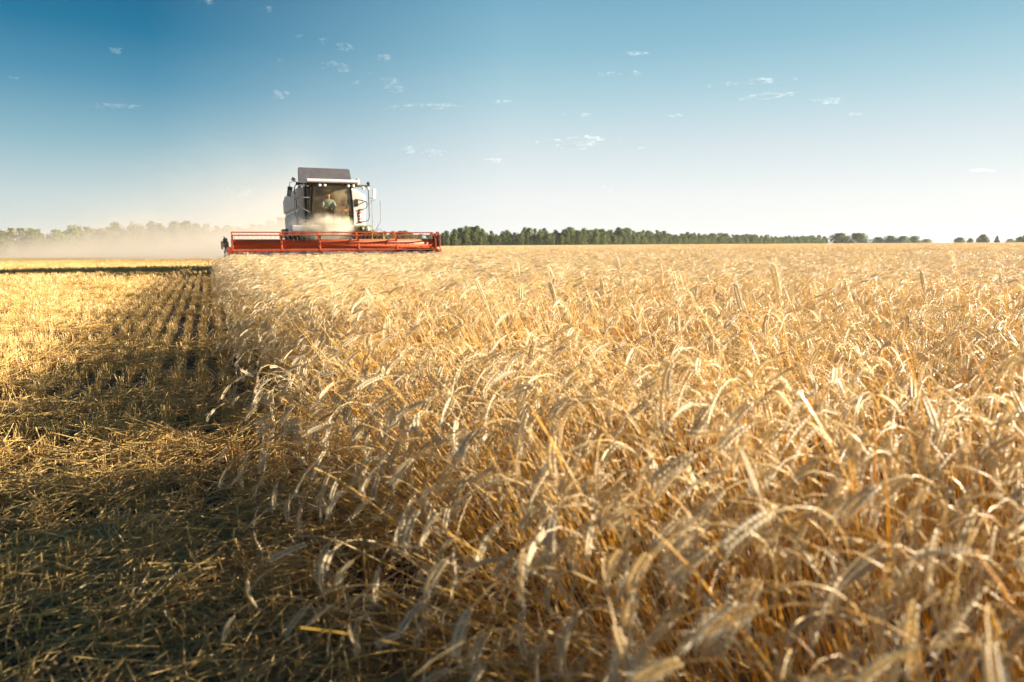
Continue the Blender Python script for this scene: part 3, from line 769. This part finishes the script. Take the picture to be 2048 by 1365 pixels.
part("camera_ball", lambda m: m.lathe([(0, .02), (.03, .065), (.09, .075), (.13, .04)], (1.86, 2.55, 3.49), 'z', 12), M_black, cab, smooth=True)
part("beacon", lambda m: (m.lathe([(0, .075), (.10, .08), (.17, .06), (.20, .02)], (1.42, 2.55, 3.55), 'z', 14), m.lathe([(0, .05), (.06, .05)], (1.42, 2.55, 3.49), 'z', 10)), M_amber, cab, smooth=True)
# interior
part("interior", lambda m: (m.bb(-.40, 1.18, 3.72, 3.80, 1.95, 3.4), m.bb(.82, 1.10, 2.95, 3.7, 1.95, 2.42), m.bb(-.38, -.14, 3.1, 3.7, 1.95, 2.30)), M_int, cab, .02)
part("console_screen", lambda m: m.box((.98, 2.86, 2.62), (.26, .04, .20), 0, Matrix.Rotation(-.3, 3, 'Z')), M_black, cab, .01)
part("driver_seat", lambda m: (m.bb(.12, .62, 3.16, 3.60, 2.20, 2.34), m.box((.37, 3.63, 2.66), (.48, .10, .68), 0, Matrix.Rotation(-.12, 3, 'X')), m.bb(.2, .54, 3.2, 3.55, 1.95, 2.2)), M_seat, cab, .04)
def steering(m):
    c_ = Vector((.36, 3.02, 2.52)); ax_ = Vector((0, -.45, .9)).normalized(); a_ = Vector((1, 0, 0)); b_ = ax_.cross(a_)
    ring = [c_ + (a_ * math.cos(q) + b_ * math.sin(q)) * .19 for q in [2 * math.pi * i / 20 for i in range(21)]]
    m.tube(ring, .015, 6); m.tube([c_, c_ + a_ * .19], .012, 6); m.tube([c_, c_ - a_ * .19], .012, 6); m.tube([c_, c_ - b_ * .19], .012, 6)
    m.tube([c_, c_ - ax_ * .3, (.36, 2.85, 1.95)], [.03, .035, .06], 8)
part("steering_wheel", steering, M_black, cab)
part("sticker", lambda m: m.bb(.80, 1.06, 2.575, 2.58, 2.02, 2.22), M_sticker, cab)
part("red_cushion", lambda m: m.lathe([(0, .05), (.08, .15), (.2, .17), (.32, .06)], (.93, 3.2, 2.42), 'z', 9), M_orange, cab, smooth=True)
part("wiper", lambda m: m.tube([(.42, 2.50, 1.98), (.50, 2.49, 2.25), (.46, 2.485, 2.62)], .012, 5), M_black, cab)

# platform, railings, ladder
part("platform", lambda m: (m.bb(-1.22, 1.22, 2.42, 3.9, 1.62, 1.86), m.prism([(-1.30, 1.50), (-1.22, 1.86), (-.9, 1.86), (-.9, 1.50)], 2.5, 3.9, 'y')), M_grey, H, .02)
lamps = part("lamp_housing", lambda m: (m.bb(1.225, 1.92, 2.36, 2.9, 1.60, 1.86),), M_green, H, .03)
for x in (1.50, 1.74):
    part("headlight", lambda m: (m.lathe([(0, .085), (.05, .095), (.07, .08)], (x, 2.30, 1.73), 'y', 18)), M_lens if x > 1.6 else M_dark, lamps, smooth=True)
def ladder(m):
    m.bb(1.95, 2.42, 2.7, 3.5, 1.52, 1.60)
    for k in range(4): m.bb(1.98, 2.42, 2.62 - k * .06, 2.86 - k * .06, 1.25 - k * .27, 1.29 - k * .27)
    for x in (1.96, 2.42): m.prism([(2.60, 1.58), (2.85, 1.58), (2.66, .42), (2.42, .42)], x - .015, x + .015, 'x')
    m.bb(2.15, 2.50, 2.72, 3.4, 1.0, 1.5)
part("ladder", ladder, M_green, H, .01)
def rail_set(paths, r): return lambda m: [m.tube(p, r, 8) for p in paths]
part("handrail", rail_set([[(-.74, 2.52, 3.48), (-1.00, 2.5, 3.42), (-1.06, 2.5, 3.3), (-1.06, 2.5, 2.22), (-1.0, 2.5, 2.12), (-.5, 2.55, 2.02)],
                       [(-.50, 2.52, 2.95), (-.92, 2.5, 2.94), (-.98, 2.5, 2.86), (-.98, 2.5, 2.66), (-.9, 2.5, 2.56), (-.52, 2.52, 2.38)],
                       [(-1.28, 2.5, 3.02), (-1.06, 2.5, 3.02)], [(-1.06, 2.5, 2.85), (-.98, 2.5, 2.85)]], .02), M_black, H, smooth=True)
part("handrail", rail_set([[(1.84, 2.5, 3.42), (1.85, 2.5, 2.2), (1.80, 2.5, 2.06), (1.30, 2.52, 1.94)],
                       [(1.27, 2.52, 2.92), (1.72, 2.5, 2.84), (1.78, 2.5, 2.76), (1.76, 2.5, 2.60), (1.60, 2.5, 2.50), (1.30, 2.5, 2.44)], [(1.30, 2.5, 2.65), (1.74, 2.5, 2.84)]], .018), M_black, H, smooth=True)
part("ladder_rail", rail_set([[(1.86, 2.6, 2.50), (1.90, 2.6, 2.80), (1.98, 2.6, 2.88), (2.24, 2.6, 2.88)], [(2.00, 2.6, 2.86), (1.98, 2.6, 1.60)], [(2.34, 2.6, 2.88), (2.33, 2.6, 2.02), (2.06, 2.6, 1.60)],
                          [(2.16, 2.7, 1.60), (2.24, 2.7, 1.74), (2.36, 2.7, 1.70), (2.40, 2.7, 1.58)]], .011), M_rail, H, smooth=True)
mir = part("mirror", lambda m: m.box((-1.24, 2.46, 3.16), (.19, .06, .38), 0, Matrix.Rotation(.12, 3, 'Y')), M_black, H, .03)
part("mirror_arm", lambda m: (m.tube([(-.80, 2.55, 3.48), (-1.05, 2.5, 3.56), (-1.22, 2.49, 3.50), (-1.24, 2.49, 3.3)], .014, 6), m.tube([(-1.24, 2.49, 3.02), (-1.30, 2.6, 3.3)], .01, 6)), M_black, mir)
mir = part("mirror", lambda m: m.box((2.06, 2.46, 3.14), (.16, .06, .40), 0, Matrix.Rotation(.05, 3, 'Y') @ Matrix.Rotation(.5, 3, 'Z')), M_rim, H, .03)
part("mirror_arm", lambda m: (m.tube([(1.86, 2.55, 2.98), (1.96, 2.5, 2.96), (2.08, 2.5, 2.94)], .012, 6), m.tube([(2.07, 2.5, 2.92), (2.07, 2.5, 3.42)], .011, 6)), M_dark, mir)
ext = part("fire_extinguisher", lambda m: (m.lathe([(0, .075), (.03, .085), (.40, .085), (.47, .05), (.50, .03)], (1.46, 2.60, 1.95), 'z', 16)), M_ext, H, smooth=True)
part("valve", lambda m: (m.lathe([(0, .025), (.06, .03)], (1.46, 2.60, 2.45), 'z', 8), m.box((1.50, 2.60, 2.52), (.13, .02, .02)), m.tube([(1.43, 2.6, 2.48), (1.37, 2.58, 2.4), (1.38, 2.57, 2.15)], .012, 6)), M_black, ext)
part("label_band", lambda m: (m.lathe([(0, .0865), (.05, .0865)], (1.46, 2.60, 2.04), 'z', 16), m.lathe([(0, .0865), (.04, .0865)], (1.46, 2.60, 2.16), 'z', 16), m.lathe([(0, .0865), (.04, .0865)], (1.46, 2.60, 2.27), 'z', 16)), M_white, ext, smooth=True)
part("unloading_pipe", lambda m: (m.tube([(2.05, 5.0, 3.15), (2.05, 9.6, 3.28)], .17, 16), m.tube([(1.85, 5.0, 2.8), (2.05, 4.95, 3.15)], .19, 16)), M_white, H, smooth=True)

# ------------------------------------------------------------------ the driver
M_skin = paint("skin", (.50, .27, .17), .55, dirt=.1, dirt_col=(.4, .2, .12))
M_shirt = paint("shirt_cloth", (.25, .38, .48), .85, dirt=.3, dirt_col=(.5, .6, .68))
M_hair = paint("hair", (.035, .022, .015), .7, dirt=.2, dirt_col=(.06, .04, .02))
M_trouser = paint("trouser_cloth", (.06, .065, .08), .9, dirt=.3, dirt_col=(.12, .11, .1))

def skinned(name, nodes, edges, m_, parent, sub=2):
    me = bpy.data.meshes.new(name); me.from_pydata([n_[0] for n_ in nodes], edges, [])
    bm = bmesh.new(); bm.from_mesh(me); sl = bm.verts.layers.skin.verify()
    bm.verts.ensure_lookup_table()
    for i, n_ in enumerate(nodes):
        r_ = n_[1]; bm.verts[i][sl].radius = (r_, r_) if isinstance(r_, (int, float)) else r_; bm.verts[i][sl].use_root = (i == 0)
    bm.to_mesh(me); bm.free(); me.materials.append(m_)
    o = bpy.data.objects.new(name, me); COL.objects.link(o); o.parent = parent
    o.modifiers.new("skin", 'SKIN').use_smooth_shade = True
    s_ = o.modifiers.new("smooth", 'SUBSURF'); s_.levels = sub; s_.render_levels = sub
    return o

def make_driver():
    # frame: X across, -Y forward, Z up; hips on the seat
    p0 = Matrix.Translation(CO) @ Matrix.Rotation(CA, 4, 'Z')
    N, E = [], []
    def nd(p, r, par=None):
        N.append(((p[0], p[1], p[2]), r)); i = len(N) - 1
        if par is not None: E.append((par, i))
        return i
    hip = nd((.36, 3.44, 2.42), (.15, .12)); bel = nd((.36, 3.46, 2.58), (.14, .11), hip); ch_ = nd((.36, 3.47, 2.76), (.165, .12), bel); up = nd((.36, 3.46, 2.88), (.13, .09), ch_)
    nk = nd((.36, 3.44, 2.96), .055, up); hd0 = nd((.36, 3.42, 3.04), .07, nk); hd1 = nd((.36, 3.41, 3.13), (.088, .098), hd0); hd2 = nd((.36, 3.42, 3.21), .06, hd1)
    for s_ in (-1, 1):
        sh = nd((.36 + s_ * .19, 3.45, 2.86), .062, up); el = nd((.36 + s_ * .27, 3.30, 2.62), .045, sh); fo = nd((.36 + s_ * .23, 3.14, 2.58), .037, el)
        wr = nd((.36 + s_ * .195, 3.04, 2.585), .027, fo); pm = nd((.36 + s_ * .185, 2.985, 2.59), .032, wr)
        for k, (ln, dx) in enumerate(((.034, -.027), (.040, -.009), (.037, .009), (.029, .026))):       # four fingers curling over the rim
            a_ = nd((.36 + s_ * .185 + dx, 2.955, 2.595), .0095, pm); b_ = nd((.36 + s_ * .185 + dx, 2.935 - ln * .3, 2.575), .009, a_); nd((.36 + s_ * .185 + dx, 2.95, 2.575 - ln * .7), .008, b_)
        a_ = nd((.36 + s_ * .155, 2.99, 2.60), .011, pm); nd((.36 + s_ * .145, 2.965, 2.585), .009, a_)                                             # thumb
        th_ = nd((.36 + s_ * .11, 3.36, 2.42), .085, hip); kn = nd((.36 + s_ * .14, 3.00, 2.44), .062, th_); an_ = nd((.36 + s_ * .14, 2.95, 2.04), .042, kn); nd((.36 + s_ * .14, 2.83, 1.98), .04, an_)
    def tr(n_): return [((p0 @ Vector(p)) - Vector(base), r) for p, r in n_]
    base = tuple(p0 @ Vector((.36, 3.44, 2.34)))
    o = skinned("person", tr(N), E, M_skin, None); o.location = base
    tag(o, "driver in a pale blue shirt seated at the steering wheel inside the cab", "person")
    # face, ears, hair and clothing
    def child(name, mb_, m_, smooth=True):
        mb_.v = [tuple((p0 @ Vector(v)) - Vector(base)) for v in mb_.v]; return mb_.build(name, m_, o, 0, smooth)
    for s_ in (-1, 1):
        m = MB(); m.lathe([(-.006, .004), (0, .012), (.006, .004)], (.36 + s_ * .033, 3.318, 3.13), 'y', 10); child("eye", m, M_lens)
    m = MB(); m.prism([(3.315, 3.13), (3.29, 3.095), (3.325, 3.088)], .348, .372, 'x'); child("nose", m, M_skin, False)
    m = MB(); m.bb(.335, .385, 3.322, 3.335, 3.058, 3.066); child("mouth", m, M_ext, False)
    for s_ in (-1, 1):
        m = MB(); m.lathe([(-.01, .012), (0, .03), (.01, .012)], (.36 + s_ * .093, 3.42, 3.12), 'x', 10); child("ear", m, M_skin)
    m = MB(); m.lathe([(0, .108), (.03, .112), (.07, .095), (.10, .055), (.11, .01)], (.36, 3.43, 3.14), 'z', 16); child("hair", m, M_hair)
    CN, CE = [], []
    def cn(p, r, par=None):
        CN.append((p, r)); 
        if par is not None: CE.append((par, len(CN) - 1))
        return len(CN) - 1
    a = cn((.36, 3.44, 2.44), (.165, .135)); b = cn((.36, 3.46, 2.58), (.16, .13), a); c_ = cn((.36, 3.47, 2.76), (.185, .14), b); d = cn((.36, 3.46, 2.87), (.15, .11), c_); cn((.36, 3.445, 2.93), .07, d)
    for s_ in (-1, 1):
        e = cn((.36 + s_ * .19, 3.45, 2.865), .078, d); f = cn((.36 + s_ * .265, 3.31, 2.635), .06, e); cn((.36 + s_ * .25, 3.2, 2.59), .052, f)
    so = skinned("shirt", tr(CN), CE, M_shirt, o)
    CN.clear(); CE.clear()
    a = cn((.36, 3.45, 2.41), (.165, .13))
    for s_ in (-1, 1):
        e = cn((.36 + s_ * .11, 3.36, 2.42), .095, a); f = cn((.36 + s_ * .14, 3.00, 2.44), .074, e); cn((.36 + s_ * .14, 2.955, 2.08), .06, f)
    skinned("trousers", tr(CN), CE, M_trouser, o)
make_driver()

# ------------------------------------------------------------------ trees
def foliage_mat(name, c1, c2):
    return plant(name, c1, c2, .3, .6, .3, .6)
M_fol = foliage_mat("tree_leaves", (.07, .10, .026), (.20, .23, .07))
M_bark = paint("bark", (.16, .13, .10), .9, dirt=.6, dirt_col=(.06, .05, .04))
def tree_meshes(seed, h, w, low=.12, conical=False, n_cl=34, leaf=.42):
    rn = random.Random(seed); t = MB(); c = MB()
    t.tube([(0, 0, -.3), (rn.uniform(-.1, .1), 0, h * .35), (rn.uniform(-.3, .3), rn.uniform(-.3, .3), h * .85)], [h * .022, h * .015, h * .004], 7)
    for k in range(n_cl):
        f = rn.random() ** .8; z = h * (low + (1 - low) * f)
        rad = w * .5 * ((1 - f) * .95 + .06 if conical else math.sin(math.pi * min(1, (f * .74 + .26)) ** .8) ** .6 * (1 if f < .8 else .8))
        a = rn.uniform(0, 6.3); r = rad * rn.uniform(.25, 1.0)
        p = Vector((math.cos(a) * r, math.sin(a) * r, z)); s_ = w * rn.uniform(.10, .19) * (.6 if conical else 1)
        if k % 3 == 0: t.tube([(0, 0, max(h * .15, z - h * .18)), p], [h * .006, h * .002], 5)
        for q in range(26):
            d = Vector((rn.gauss(0, 1), rn.gauss(0, 1), rn.gauss(0, .8))).normalized() * s_ * rn.uniform(.6, 1.05)
            n_ = Vector((rn.gauss(0, 1), rn.gauss(0, 1), rn.gauss(0, 1))).normalized(); u_ = n_.orthogonal().normalized(); v_ = n_.cross(u_)
            l_ = leaf * rn.uniform(.5, 1.1); o_ = p + d
            if o_.z > h * 1.02: continue
            c.add([o_ - u_ * l_ * .5, o_ + v_ * l_ * .35, o_ + u_ * l_ * .5, o_ - v_ * l_ * .35], [(0, 1, 2, 3)])
    return t, c
belt_kinds = []
for i in range(9):
    t, c = tree_meshes(600 + i, 12, rnd.uniform(6.5, 9), .06, False, 46, .75)
    m = MB(); m.add(t.v, t.f, 1); m.add(c.v, c.f, 0); belt_kinds.append(m.mesh("wood_tree", [M_fol, M_bark]))
def belt(name, rows_, label, seed):
    """rows_: list of (x, y, height) along the wood's front; several trees deep"""
    r_ = np.random.RandomState(seed); P_, S_ = [], []
    for (x0, y0, h0), (x1, y1, h1) in zip(rows_[:-1], rows_[1:]):
        ln = math.hypot(x1 - x0, y1 - y0); n = max(2, int(ln / 2.2))
        for d in range(4):
            for i in range(n):
                f = (i + r_.uniform(-.4, .4)) / n; x = x0 + (x1 - x0) * f + r_.uniform(-1.5, 1.5); y = y0 + (y1 - y0) * f + d * 5.5 + r_.uniform(-2, 2)
                big = r_.choice([.55, .7, .85, .95, 1.12]) * r_.uniform(.9, 1.08) if d else r_.uniform(.45, .9)
                P_.append((x, y, float(gz(x, y)) - .3)); S_.append((h0 + (h1 - h0) * f) / 12 * (1.14 if seed == 5 else 1.0) * big * (1 + .06 * math.sin(x * .045 + seed) + .05 * math.sin(x * .16)))
    n = len(P_); print(name, n)
    scatter(name, belt_kinds, np.array(P_), eulers(r_.uniform(0, 6.3, n), r_.uniform(0, 6.3, n), np.zeros(n)), np.array(S_), r_.randint(0, 9, n), label)
def at(px, d): return ((px - 1024) / 1365 * d, d)
# the wood stands along the far edge of the field, nearer on the left, running away to the right
belt("far_woodland", [at(740, 400) + (9.5,), at(820, 430) + (9,), at(900, 450) + (9.4,), at(950, 460) + (11.2,), at(985, 470) + (9.4,), at(1100, 490) + (12.4,), at(1200, 520) + (11.8,), at(1340, 600) + (10.3,), at(1430, 660) + (10.2,), at(1480, 700) + (8.8,), at(1650, 860) + (9.4,)],
     "dense green woodland along the far edge of the wheat field", 3)
belt("dusty_woodland", [at(-90, 215) + (9.2,), at(60, 225) + (9.4,), at(180, 250) + (10.2,), at(320, 270) + (10.8,), at(460, 300) + (11.8,), at(600, 330) + (11.8,)],
     "line of trees seen through the dust on the left", 5)
def lone_tree(px, d, h, w, label, seed, con=False, low=-.02):
    x, y = at(px, d); t, c = tree_meshes(seed, h, w, low, con, 120, .125 * h)
    r_ = empty("tree", (x, y, float(gz(x, y)))); tag(r_, label, "tree", "separate trees beyond the wheat on the right")
    t.build("trunk", M_bark, r_); c.build("crown", M_fol, r_, fix=False)
for args in ((1674, 640, 10, 20, "broad dark round tree standing at the left of the two biggest beyond the wheat", 701),
             (1710, 640, 10, 20, "broad dark round tree standing at the right of the two biggest beyond the wheat", 702),
             (1749, 700, 6.8, 15, "low spreading tree just right of the two round trees", 703),
             (1773, 700, 8.0, 14, "slightly taller tree in the middle of the low row before the gap", 704),
             (1799, 700, 7.6, 15, "bushy tree second from the end of the low row before the gap", 705),
             (1822, 720, 7.8, 14, "rounded tree near the end of the low row before the gap", 706),
             (1845, 730, 5.0, 14, "low scrubby tree ending the row before the open gap", 707),
             (1911, 760, 6.6, 12, "broad low tree standing first after the open gap on the horizon", 708),
             (1932, 760, 5.6, 7, "small tree close beside the broad low tree after the gap", 709),
             (1957, 700, 8.8, 11, "tall rounded tree standing alone between two small ones", 710),
             (1985, 720, 7.6, 6.5, "slim pointed tree standing alone on the horizon", 711),
             (2031, 640, 6.0, 8, "short tree beside the large tree cut by the frame edge", 712),
             (2048, 520, 8.8, 9, "large dark tree cut off by the edge of the picture", 713)):
    lone_tree(*args, con=args[-1] == 711)
lone_tree(2012, 900, 5.5, 12, "faint low tree between the pointed tree and the last pair", 714)

# ------------------------------------------------------------------ dust raised by the machine
def volume_mat(name, col, aniso, build):
    m, n, l = mat(name); n.clear()
    o = n.new('ShaderNodeOutputMaterial'); v = n.new('ShaderNodeVolumePrincipled')
    v.inputs['Color'].default_value = (*col, 1); v.inputs['Anisotropy'].default_value = aniso
    l.new(v.outputs[0], o.inputs['Volume'])
    d = build(n, l); l.new(d, v.inputs['Density'])
    return m
def mth(n, l, op, a, b=None, c=None, clamp=False):
    q = n.new('ShaderNodeMath'); q.operation = op; q.use_clamp = clamp
    for i, x in enumerate((a, b, c)):
        if x is None: continue
        if isinstance(x, (int, float)): q.inputs[i].default_value = x
        else: l.new(x, q.inputs[i])
    return q.outputs[0]
def rng(n, l, x, a, b, c=0.0, d=1.0):
    q = n.new('ShaderNodeMapRange'); q.interpolation_type = 'SMOOTHSTEP'
    for k, v in (('From Min', a), ('From Max', b), ('To Min', c), ('To Max', d)): q.inputs[k].default_value = v
    l.new(x, q.inputs['Value']); return q.outputs[0]
def dust_density(n, l):
    tc = n.new('ShaderNodeTexCoord'); s_ = n.new('ShaderNodeSeparateXYZ'); l.new(tc.outputs['Object'], s_.inputs[0])
    X, Y, Z = s_.outputs
    nz = n.new('ShaderNodeTexNoise'); nz.inputs['Scale'].default_value = .16; nz.inputs['Detail'].default_value = 3; l.new(tc.outputs['Object'], nz.inputs['Vector'])
    nf = rng(n, l, nz.outputs['Fac'], .3, .7, .25, 1.75)
    XS = mth(n, l, 'SUBTRACT', X, mth(n, l, 'MULTIPLY', Y, 1.45))
    along = mth(n, l, 'MULTIPLY', rng(n, l, XS, 0, 6), rng(n, l, X, 10, 64, 1, .26))
    along = mth(n, l, 'MULTIPLY', along, rng(n, l, X, 84, 95, 1, 0))
    deep = mth(n, l, 'MULTIPLY', rng(n, l, Y, 0, 7), rng(n, l, Y, 20, 32, 1, 0))
    H1 = mth(n, l, 'EXPONENT', mth(n, l, 'MULTIPLY', Z, -1 / 1.5))
    H2 = mth(n, l, 'MULTIPLY', mth(n, l, 'EXPONENT', mth(n, l, 'MULTIPLY', Z, -1 / 3.5)), rng(n, l, X, 2, 60, .16, .04))
    top = rng(n, l, Z, 9, 14, 1, 0)
    d = mth(n, l, 'MULTIPLY', mth(n, l, 'MULTIPLY', along, deep), mth(n, l, 'MULTIPLY', mth(n, l, 'ADD', H1, H2), top))
    return mth(n, l, 'MULTIPLY', mth(n, l, 'MULTIPLY', d, nf), DUST)
DUST = .50
M_dust = volume_mat("dust", (.80, .745, .69), .35, dust_density)
def dust_box(name, loc, rz, size, m_, label):
    mb = MB(); mb.bb(0, size[0], 0, size[1], 0, size[2]); o = mb.build(name, m_, None); o.location = loc; o.rotation_euler = (0, 0, rz)
    tag(o, label, None, None, 'stuff'); return o
# from behind the harvester off to the left, where the wind carries it
a0 = math.atan2(36, -46)
o = dust_box("dust", (-6.5, 33.5, -.9), 0, (95, 32, 14), M_dust, "pale dust drifting away behind the harvester")
# X of the box runs left-and-back, its depth away from the viewer
o.rotation_euler = (0, 0, a0); o.scale = (1, -1, 1)
def puff_density(n, l):
    tc = n.new('ShaderNodeTexCoord'); nz = n.new('ShaderNodeTexNoise'); nz.inputs['Scale'].default_value = 1.6; nz.inputs['Detail'].default_value = 4; l.new(tc.outputs['Object'], nz.inputs['Vector'])
    ln = n.new('ShaderNodeVectorMath'); ln.operation = 'LENGTH'; sc = n.new('ShaderNodeMapping'); sc.vector_type = 'POINT'; sc.inputs['Scale'].default_value = (1 / 1.5, 1 / .75, 1 / .62)
    l.new(tc.outputs['Object'], sc.inputs['Vector']); l.new(sc.outputs[0], ln.inputs[0])
    f = rng(n, l, ln.outputs['Value'], .1, 1.0, 1, 0)
    return mth(n, l, 'MULTIPLY', mth(n, l, 'MULTIPLY', f, rng(n, l, nz.outputs['Fac'], .38, .68, 0, 1)), 7.0)
M_puff = volume_mat("chaff_dust", (.95, .86, .70), .2, puff_density)
mb = MB(); mb.bb(-1.5, 1.5, -.75, .75, -.62, .62); o = mb.build("chaff_dust", M_puff, None)
o.location = Matrix.Translation(CO) @ Matrix.Rotation(CA, 4, 'Z') @ Vector((-.1, 1.75, 1.78)); o.rotation_euler = (0, 0, CA); tag(o, "puff of dust and chaff thrown up in front of the cab", None, None, 'stuff')

# ------------------------------------------------------------------ clouds: small wisps high up
def cloud_density(n, l):
    tc = n.new('ShaderNodeTexCoord'); nz = n.new('ShaderNodeTexNoise'); nz.inputs['Scale'].default_value = .035; nz.inputs['Detail'].default_value = 4; nz.inputs['Roughness'].default_value = .55
    l.new(tc.outputs['Object'], nz.inputs['Vector'])
    return mth(n, l, 'MULTIPLY', rng(n, l, nz.outputs['Fac'], .38, .72, 0, 1), .012)
M_cloud = volume_mat("cloud_vapour", (1, 1, 1), .3, cloud_density)
M_cloud.cycles.volume_step_rate = 1.0
def make_clouds():
    bm = bmesh.new(); rn = random.Random(9)
    def puffs(px, py, w, h, n, tilt=0.0, d=3000.0):
        for i in range(n * 4):
            t = rn.gauss(0, .24); x = px + t * w; y = py + tilt * t * w + rn.uniform(-.5, .5) * h
            cam_ray = Vector(((x - 1024) / 1365, -(y - 682.5) / 1365, -1)); dr = (cam.matrix_world.to_3x3() @ cam_ray).normalized()
            s_ = max(.25, 1 - abs(t) * 1.3) * rn.uniform(.6, 1); sx = max(5, w / max(2, n ** .5) * .55) * d / 1365 * s_; sz = max(2.2, h * .42) * d / 1365 * s_
            M_ = Matrix.Translation(dr * d) @ Matrix.Rotation(math.atan2(-dr.x, dr.y), 4, 'Z') @ Matrix.Rotation(-math.atan(tilt), 4, 'Y') @ Matrix.Diagonal((sx, sx * .6, sz, 1))
            r_ = bmesh.ops.create_icosphere(bm, subdivisions=2, radius=1.0, matrix=M_)
            for v in r_['verts']: v.co += Vector((rn.gauss(0, 1) * sx * .10, rn.gauss(0, 1) * sx * .08, rn.gauss(0, 1) * sz * .14))
    for a in ((415, 4, 40, 10, 4), (535, 18, 26, 8, 2), (232, 99, 28, 10, 3), (28, 156, 24, 5, 2), (600, 72, 22, 4, 2), (648, 82, 22, 8, 2), (690, 94, 40, 10, 4), (672, 134, 58, 14, 6, .12), (712, 164, 18, 6, 2), (725, 107, 12, 5, 1), (563, 121, 18, 5, 2), (768, 116, 50, 9, 4),
              (780, 126, 22, 6, 2), (782, 163, 40, 10, 4), (790, 178, 56, 9, 5), (745, 146, 18, 5, 2), (562, 190, 42, 12, 3, -.35), (840, 214, 180, 5, 9, -.06), (1005, 204, 50, 4, 3, -.06), (220, 213, 110, 5, 5),
              (818, 299, 40, 10, 4), (866, 306, 54, 10, 5), (990, 321, 42, 8, 3), (478, 381, 62, 17, 8), (1160, 279, 120, 9, 9, -.03), (1152, 292, 90, 9, 7), (1080, 283, 22, 5, 2), (1268, 106, 60, 5, 2), (1215, 150, 52, 7, 5), (1272, 146, 26, 8, 2, -.3),
              (1418, 172, 20, 4, 2), (1464, 167, 32, 5, 3), (1518, 163, 64, 9, 6), (1589, 157, 8, 4, 1), (1535, 192, 108, 7, 10, -.09), (1664, 202, 42, 9, 4), (1634, 199, 30, 3, 2), (1716, 227, 34, 4, 3), (1128, 229, 12, 4, 1), (1172, 229, 40, 5, 3), (1350, 231, 40, 5, 2), (1399, 236, 14, 4, 1), (1284, 295, 30, 4, 2),
              (1212, 377, 30, 8, 3), (1960, 341, 60, 4, 1)): puffs(*a)
    me = bpy.data.meshes.new("clouds"); bm.to_mesh(me); bm.free(); me.materials.append(M_cloud)
    o = bpy.data.objects.new("clouds", me); COL.objects.link(o); tag(o, "scattered small white wisps of cloud", None, None, 'stuff')
make_clouds()

# ------------------------------------------------------------------ the air
def make_haze():
    m, n, l = mat("haze"); n.clear(); o = n.new('ShaderNodeOutputMaterial'); v = n.new('ShaderNodeVolumePrincipled')
    v.inputs['Color'].default_value = (.86, .93, 1.0, 1); v.inputs['Density'].default_value = .00006; v.inputs['Anisotropy'].default_value = .3
    l.new(v.outputs[0], o.inputs['Volume'])
    mb = MB(); mb.bb(-2600, 2600, -400, 2700, -4.5, 19); o = mb.build("haze", m); tag(o, "thin pale haze over the field", None, None, 'stuff')
make_haze()
